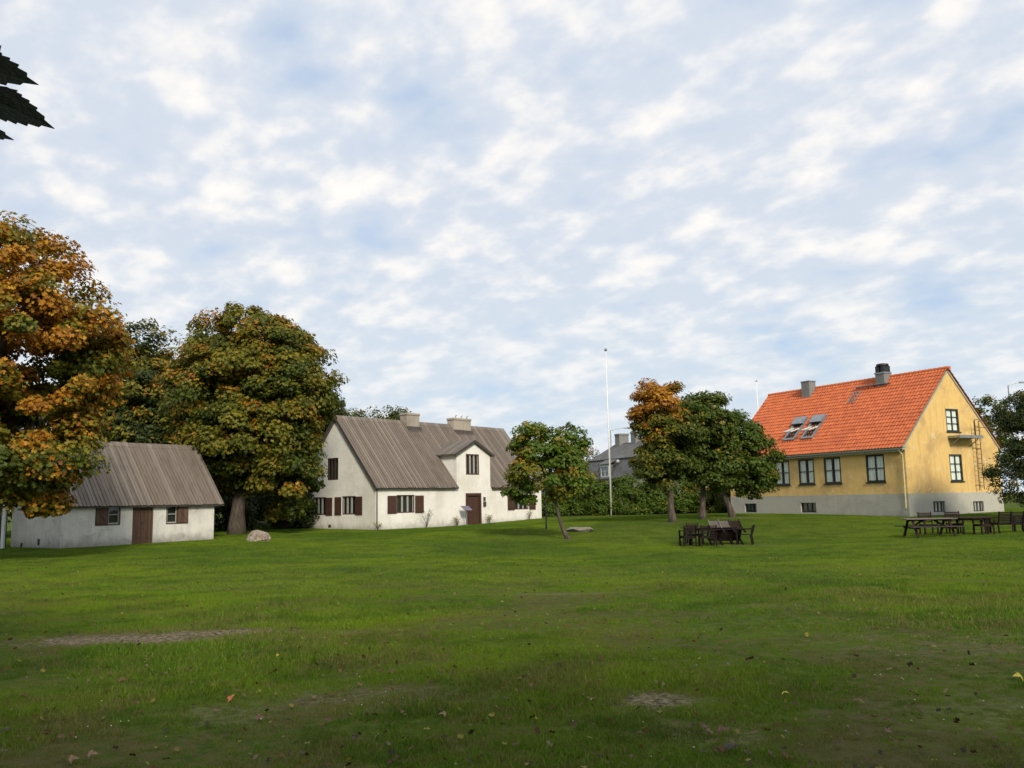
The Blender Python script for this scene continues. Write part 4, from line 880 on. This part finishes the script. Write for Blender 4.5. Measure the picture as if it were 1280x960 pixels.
street_lamp('far street lamp with its arm showing above the grey roof beside the flagpole', 12.0, 108, 9.95, 1.7)
street_lamp('street lamp rising above the dark tree at the right edge', 45.4, 80, 11.2, 1.1)
t = empty('park_lamp', (1.63, 46, hz(1.63, 46))); tag(t, 'park lamp with round milky globe half hidden behind the small leaning maple', 'lamp')
MB().tube([(0, 0, 0), (0, 0, .4), (0, 0, 2.2)], [.06, .04, .035], 10).build('pole', M['black_metal'], t); MB().lathe([(.08, 2.15), (.18, 2.22), (.25, 2.38), (.25, 2.5), (.17, 2.66), (.03, 2.72)], 18).build('globe', M['globe'], t, smooth=True)
# tilted information board by the farmhouse door
u = Vector((.632, .775, 0)); v = Vector((-.775, .632, 0)); P = Vector((-7.964, 51, 0))+u*7.15-v*.55
t = empty('information_board', (P.x, P.y, hz(P.x, P.y)), math.atan2(.775, .632)); tag(t, 'small slanted information board on a post left of the brown farmhouse door', 'sign')
MB().tube([(0, 0, -.1), (0, 0, 1.02)], .03, 8).build('post', M['zinc'], t)
MB().box(-.36, .36, -.22, .22, -.012, .012, Matrix.Translation((0, 0, 1.08)) @ Matrix.Rotation(R(38), 4, 'X')).build('board', M['sign'], t)
# stones
def stone(name, label, x, y, sx, sy, sz, mat, seed, flat=False):
    bm = bmesh.new(); bmesh.ops.create_icosphere(bm, subdivisions=4, radius=1); r_ = random.Random(seed); dirs = [Vector((r_.uniform(-1, 1), r_.uniform(-1, 1), r_.uniform(-1, 1))).normalized() for _ in range(16)]; cuts = [r_.uniform(.62, .88) for _ in dirs]
    if flat: dirs += [Vector((0, 0, 1))]; cuts += [.45]
    for q in bm.verts:
        for d_, c_ in zip(dirs, cuts):
            k_ = q.co.dot(d_)
            if k_ > c_: q.co -= d_*(k_-c_)
        q.co *= 1+.03*math.sin(q.co.x*9+seed)*math.sin(q.co.y*11)*math.sin(q.co.z*8+1)
        q.co.x *= sx; q.co.y *= sy; q.co.z *= sz
    me = bpy.data.meshes.new(name); bm.to_mesh(me); bm.free(); me.materials.append(M[mat]); o = bpy.data.objects.new(name, me); col.objects.link(o); o.location = (x, y, hz(x, y)+sz*.35); o.rotation_euler = (0, 0, r_.uniform(-.4, .4)); tag(o, label, 'stone')
stone('boulder', 'pale pinkish boulder on the lawn before the round green maple', -11.5, 40.0, .54, .45, .38, 'stone', 3)
stone('stone_slab', 'low flat grey stone slab on the grass right of the small leaning maple', 3.22, 44.2, .72, .6, .26, 'slab', 8, True)
# green board fence and white gate post at the left edge
t = empty('board_fence', (-24.0, 39.4, hz(-24, 39.4)), R(6)); tag(t, 'dark green board fence at the left edge behind the outbuilding', 'fence')
b = MB(); [b.box(-3.5+i*.15, -3.5+i*.15+.138, -.012, .012, .05, 1.95+.02*(i % 3)) for i in range(33)]; b.build('boards', M['fence_green'], t)
for z in (.5, 1.6): MB().box(-3.5, 1.45, .014, .06, z, z+.09).build('rail', M['fence_green'], t)
o = MB().box(-.06, .06, -.06, .06, -.1, 1.75).prism([(-.08, 1.75), (.08, 1.75), (0, 1.88)], 'y', -.08, .08).build('gate_post', M['white_pole'], None, (-22.0, 38.3, hz(-22, 38.3))); tag(o, 'slim white post between the green fence and the outbuilding', 'post')
# plants at the farmhouse wall
def wall_plant(name, label, uu, off, hgt, n, spread, leaves, side=0):
    P = Vector((-7.964, 51, 0))+u*uu-v*off; t = empty(name, (P.x, P.y, hz(P.x, P.y))); tag(t, label, 'plant'); mb = MB(); tips = []
    for k in range(n):
        a_ = random.uniform(-1, 1)*spread; hh = hgt*random.uniform(.6, 1); q = [(0, 0, -.05)]
        for s in (.35, .7, 1.0): q.append((u.x*a_*s**1.4+random.uniform(-.03, .03), u.y*a_*s**1.4+random.uniform(-.03, .03), hh*s)); 
        tips += [Vector(q[2]), Vector(q[3]), Vector(q[2]).lerp(Vector(q[3]), .5)]; mb.tube(q, [.012, .009, .007, .003], 5)
        if k % 2: w_ = Vector(q[2]); mb.tube([w_, w_+Vector((random.uniform(-.2, .2), random.uniform(-.1, .1), .2))], [.006, .002], 4)
    mb.build('stem', M['bark'], t)
    T = np.array([tuple(x) for x in tips]).repeat(leaves, 0)+rng.normal(size=(len(tips)*leaves, 3))*.07; Nn = rng.normal(size=T.shape)+np.array([0, -.5, .6]); Nn /= np.linalg.norm(Nn, axis=1, keepdims=True)
    leaf_mesh('foliage', T, Nn, np.full(len(T), .06), pick(DGREEN if side == 0 else OLIVE, len(T)), t, shape='slim')
wall_plant('rose_bush', 'bare twiggy rose bush against the white wall below the left front window', 3.75, .35, 1.15, 9, .75, 5)
wall_plant('wall_plant', 'low stringy plant left of the farmhouse door by the information board', 6.6, .25, .55, 9, .45, 6, 1)
wall_plant('wall_plant', 'small plant close to the right jamb of the farmhouse door', 9.75, .22, .5, 8, .35, 8, 1)
wall_plant('wall_plant', 'low dry plant below the right front window of the farmhouse', 13.9, .25, .6, 7, .35, 5, 1)
wall_plant('wall_plant', 'tiny plant at the farmhouse corner below the downpipe', -.1, .3, .45, 6, .3, 6, 1)

# ================================================================== grass blades, leaf litter, clover
def lam(x, y):
    m = np.zeros(len(x))
    for cx_, cy_, rx, ry, am in PATCH:
        r = np.sqrt(((x-cx_)/rx)**2+((y-cy_)/ry)**2); m = np.maximum(m, am*np.clip((1.25-r)/.6, 0, 1))
    return m
def tuft_src(name, n, size, hmin, hmax, w):
    P = rng.uniform(-size/2, size/2, (n, 2)); h = rng.uniform(hmin, hmax, n)*rng.uniform(.6, 1.2, n); a_ = rng.uniform(0, 6.283, n); le = rng.uniform(.1, .9, n)*h; wa = rng.uniform(0, 6.283, n); ww = w*rng.uniform(.6, 1.3, n)
    V = np.zeros((n, 5, 3)); dx = np.cos(wa)*ww/2; dy = np.sin(wa)*ww/2; lx = np.cos(a_)*le; ly = np.sin(a_)*le
    for k, (s, f, t_) in enumerate([(-1, 0, 0), (1, 0, 0), (.8, .3, .55), (-.8, .3, .55), (0, 1, 1)]):
        V[:, k, 0] = P[:, 0]+s*dx+lx*f; V[:, k, 1] = P[:, 1]+s*dy+ly*f; V[:, k, 2] = h*t_*(1-.25*f*(le/h))-.004
    F4 = (np.arange(n)[:, None]*5+np.array([0, 1, 2, 3])); F3 = (np.arange(n)[:, None]*5+np.array([3, 2, 4]))
    me = bpy.data.meshes.new(name); me.vertices.add(n*5); me.vertices.foreach_set('co', V.ravel()); li = np.concatenate([F4.ravel(), F3.ravel()]); me.loops.add(len(li)); me.loops.foreach_set('vertex_index', li)
    me.polygons.add(2*n); me.polygons.foreach_set('loop_start', np.concatenate([np.arange(n)*4, n*4+np.arange(n)*3])); me.update(); at_ = me.attributes.new('rnd', 'FLOAT', 'POINT'); at_.data.foreach_set('value', rng.random(n).repeat(5)); me.materials.append(M['blade'])
    return bpy.data.objects.new(name, me)
def scatter(name, src, X, Y, S, label):
    Z = H(X, Y); me = bpy.data.meshes.new(name); me.vertices.add(len(X)); me.vertices.foreach_set('co', np.stack([X, Y, Z], 1).ravel()); s_ = me.attributes.new('sc', 'FLOAT', 'POINT'); s_.data.foreach_set('value', S); r_ = me.attributes.new('ro', 'FLOAT_VECTOR', 'POINT')
    ro = np.zeros((len(X), 3)); ro[:, 2] = rng.uniform(0, 6.283, len(X)); r_.data.foreach_set('vector', ro.ravel()); me.update()
    o = bpy.data.objects.new(name, me); col.objects.link(o); tag(o, label, 'grass' , kind='stuff')
    nt = bpy.data.node_groups.new(name, 'GeometryNodeTree'); nt.interface.new_socket('Geometry', in_out='INPUT', socket_type='NodeSocketGeometry'); nt.interface.new_socket('Geometry', in_out='OUTPUT', socket_type='NodeSocketGeometry')
    gi = nt.nodes.new('NodeGroupInput'); go = nt.nodes.new('NodeGroupOutput'); ip = nt.nodes.new('GeometryNodeInstanceOnPoints'); nt.links.new(gi.outputs[0], ip.inputs['Points'])
    oi = nt.nodes.new('GeometryNodeObjectInfo'); oi.inputs['Object'].default_value = src; oi.inputs['As Instance'].default_value = True; nt.links.new(oi.outputs['Geometry'], ip.inputs['Instance'])
    for nm, dt, sock in (('ro', 'FLOAT_VECTOR', 'Rotation'), ('sc', 'FLOAT', 'Scale')):
        na = nt.nodes.new('GeometryNodeInputNamedAttribute'); na.data_type = dt; na.inputs['Name'].default_value = nm; ou = [q for q in na.outputs if q.enabled][0]; nt.links.new(ou, ip.inputs[sock])
    nt.links.new(ip.outputs[0], go.inputs[0]); md = o.modifiers.new('scatter', 'NODES'); md.node_group = nt; return o
def field(y0, y1, cell, margin=1.0):
    ys = np.arange(y0, y1, cell); X = []; Y = []
    for y in ys:
        hw = y*.62+margin; xs = np.arange(-hw, hw, cell); X.append(xs+rng.uniform(-.4, .4, len(xs))*cell); Y.append(np.full(len(xs), y)+rng.uniform(-.4, .4, len(xs))*cell)
    return np.concatenate(X), np.concatenate(Y)
def in_house(X, Y):
    bad = np.zeros(len(X), bool)
    for ox, oy, ang, L, W in ((-7.964, 51, math.atan2(.775, .632), 15.65, 7.1), (-18.824, 36.9, math.atan2(.8, .6), 7.3, 4.42), (22.195-.485*14.3, 50+.875*14.3, math.atan2(-.875, .485), 14.3, 8.7)):
        c, s = math.cos(ang), math.sin(ang); a_ = (X-ox)*c+(Y-oy)*s; b_ = -(X-ox)*s+(Y-oy)*c; bad |= (a_ > .1) & (a_ < L-.1) & (b_ > .1) & (b_ < W-.1)
    return bad
X, Y = field(3.6, 17, .16); keep = rng.random(len(X)) > lam(X, Y)*1.05
X, Y = X[keep], Y[keep]
wv = np.zeros(len(X)); r3 = np.random.default_rng(3)
for fq in (.5, .9, 1.6, 2.7, 4.5, 7.0):
    for _ in range(4):
        th_ = r3.uniform(0, 6.283); wv += np.sin((X*math.cos(th_)+Y*math.sin(th_))*fq*r3.uniform(.8, 1.25)*1.6+r3.uniform(0, 6.283))/fq**.35
wv /= wv.std(); tall = np.clip(.85+.38*wv, .42, 2.0)
S = tall*rng.uniform(.6, 1.25, len(X))
parts = rng.integers(0, 3, len(X))
for k in range(3):
    m = parts == k; scatter('near_grass', tuft_src('grass_tuft', 170, .28, .022, .060, .0050), X[m], Y[m], S[m], 'short worn lawn grass in the foreground')
X, Y = field(17, 62, .42, 2.0); m = (~in_house(X, Y)) & (rng.random(len(X)) > lam(X, Y)*1.05); X, Y = X[m], Y[m]
parts = rng.integers(0, 2, len(X)); S = rng.uniform(.7, 1.2, len(X))
for k in range(2):
    m = parts == k; scatter('far_grass', tuft_src('grass_tuft', 230, .62, .022, .05, .009), X[m], Y[m], S[m], 'short green lawn grass around the houses')
# leaf litter
n = 3200; Yl = 4.2+rng.random(n)**1.7*24; Xl = (rng.random(n)*2-1)*Yl*.62
more = rng.random(500); Xc = rng.normal(-12, 5, 500); Yc = rng.normal(30, 5, 500); Xl = np.concatenate([Xl, Xc]); Yl = np.concatenate([Yl, Yc]); Pl = np.stack([Xl, Yl, H(Xl, Yl)+.038], 1)
Nn = rng.normal(size=Pl.shape)*.45+np.array([0, 0, 1]); Nn /= np.linalg.norm(Nn, axis=1, keepdims=True)
LIT = np.array([(.16, .085, .045), (.10, .05, .03), (.24, .15, .08), (.05, .028, .02), (.30, .20, .12), (.20, .07, .03), (.34, .28, .05)])
o = leaf_mesh('leaf_litter', Pl, Nn, rng.uniform(.018, .055, len(Pl)), pick(LIT*.62, len(Pl)), None); tag(o, 'small brown and yellow fallen leaves strewn over the lawn', 'leaves', kind='stuff')
# clover and daisy heads
n = 130; Yl = 4.6+rng.random(n)*9; Xl = (rng.random(n)*2-1)*Yl*.6; Pl = np.stack([Xl, Yl, H(Xl, Yl)+.05], 1); Nn = np.tile([0, -.3, .95], (n, 1)); o = leaf_mesh('clover_flowers', Pl, Nn, rng.uniform(.008, .014, n), np.tile([.6, .6, .55], (n, 1)), None); tag(o, 'tiny white clover heads dotted in the near grass', 'flowers', kind='stuff')
# single conspicuous fallen leaves
def gpt(px, py):
    p = cam_pt(px, py, 1.0)-Vector((0, 0, 1.6)); k_ = -1.6/p.z; return p.x*k_, p.y*k_
M['lf_orange'] = simple('orange fallen leaf', (.42, .13, .05), .6, .4, 40); M['lf_brown'] = simple('brown fallen leaf', (.13, .06, .035), .7, .4, 40); M['lf_yellow'] = simple('yellow fallen leaf', (.42, .36, .04), .6, .3, 40); M['lf_pale'] = simple('pale fallen leaf', (.20, .125, .075), .7, .3, 40); M['lf_dark'] = simple('dark fallen leaf', (.045, .025, .02), .7, .4, 40)
for px, py, mt, s, nd, lb in [(288, 879, 'lf_orange', .055, (.3, -.9, .4), 'upright orange curled leaf in the left foreground grass'), (296, 889, 'lf_dark', .05, (.2, .3, .9), 'dark shrivelled leaf just below the upright orange leaf'), (322, 903, 'lf_brown', .05, (.4, -.5, .7), 'reddish brown leaf right of the upright orange leaf'),
    (345, 826, 'lf_yellow', .06, (0, -.9, .4), 'yellow star shaped leaf standing in the grass left of centre'), (556, 899, 'lf_pale', .05, (-.3, -.4, .8), 'pale tan leaf in the lower middle of the lawn'), (378, 881, 'lf_dark', .05, (.1, -.3, .9), 'dark brown leaf between the orange leaf and the centre'),
    (88, 955, 'lf_pale', .05, (.3, -.5, .8), 'pale orange leaf at the very bottom left'), (112, 948, 'lf_pale', .05, (-.3, -.5, .8), 'tan leaf just above the bottom left corner leaf'), (883, 915, 'lf_brown', .055, (.4, -.3, .8), 'brown leaf on the left of the brown leaf heap'), (899, 919, 'lf_brown', .06, (-.4, -.4, .8), 'brown leaf on the right of the brown leaf heap'),
    (914, 941, 'lf_dark', .065, (0, -.4, .9), 'large dark crumpled leaf near the bottom edge right of centre'), (1276, 850, 'lf_yellow', .07, (-.2, -.6, .7), 'pale yellow green leaf at the right edge'), (150, 857, 'lf_brown', .045, (.2, -.6, .7), 'brown leaf in the grass at far left'), (980, 873, 'lf_yellow', .045, (.1, -.3, .9), 'bright yellow green leaf lying flat right of centre'), (1240, 829, 'lf_dark', .06, (.1, -.3, .9), 'dark red leaf in the thin grass near the right edge'), (8, 921, 'lf_dark', .06, (.1, -.2, .9), 'black leaf at the left edge of the foreground')]:
    gx, gy = gpt(px, py); mb = MB(); a_ = random.uniform(0, 6.28); big_leaf(mb, (0, 0, 0), (math.cos(a_), math.sin(a_)*.6, .25), nd, s, .55, .001); o = mb.build('fallen_leaf', M[mt], None, (gx, gy, hz(gx, gy)+.045)); tag(o, lb, 'fallen leaf', 'single fallen leaves on the near lawn')
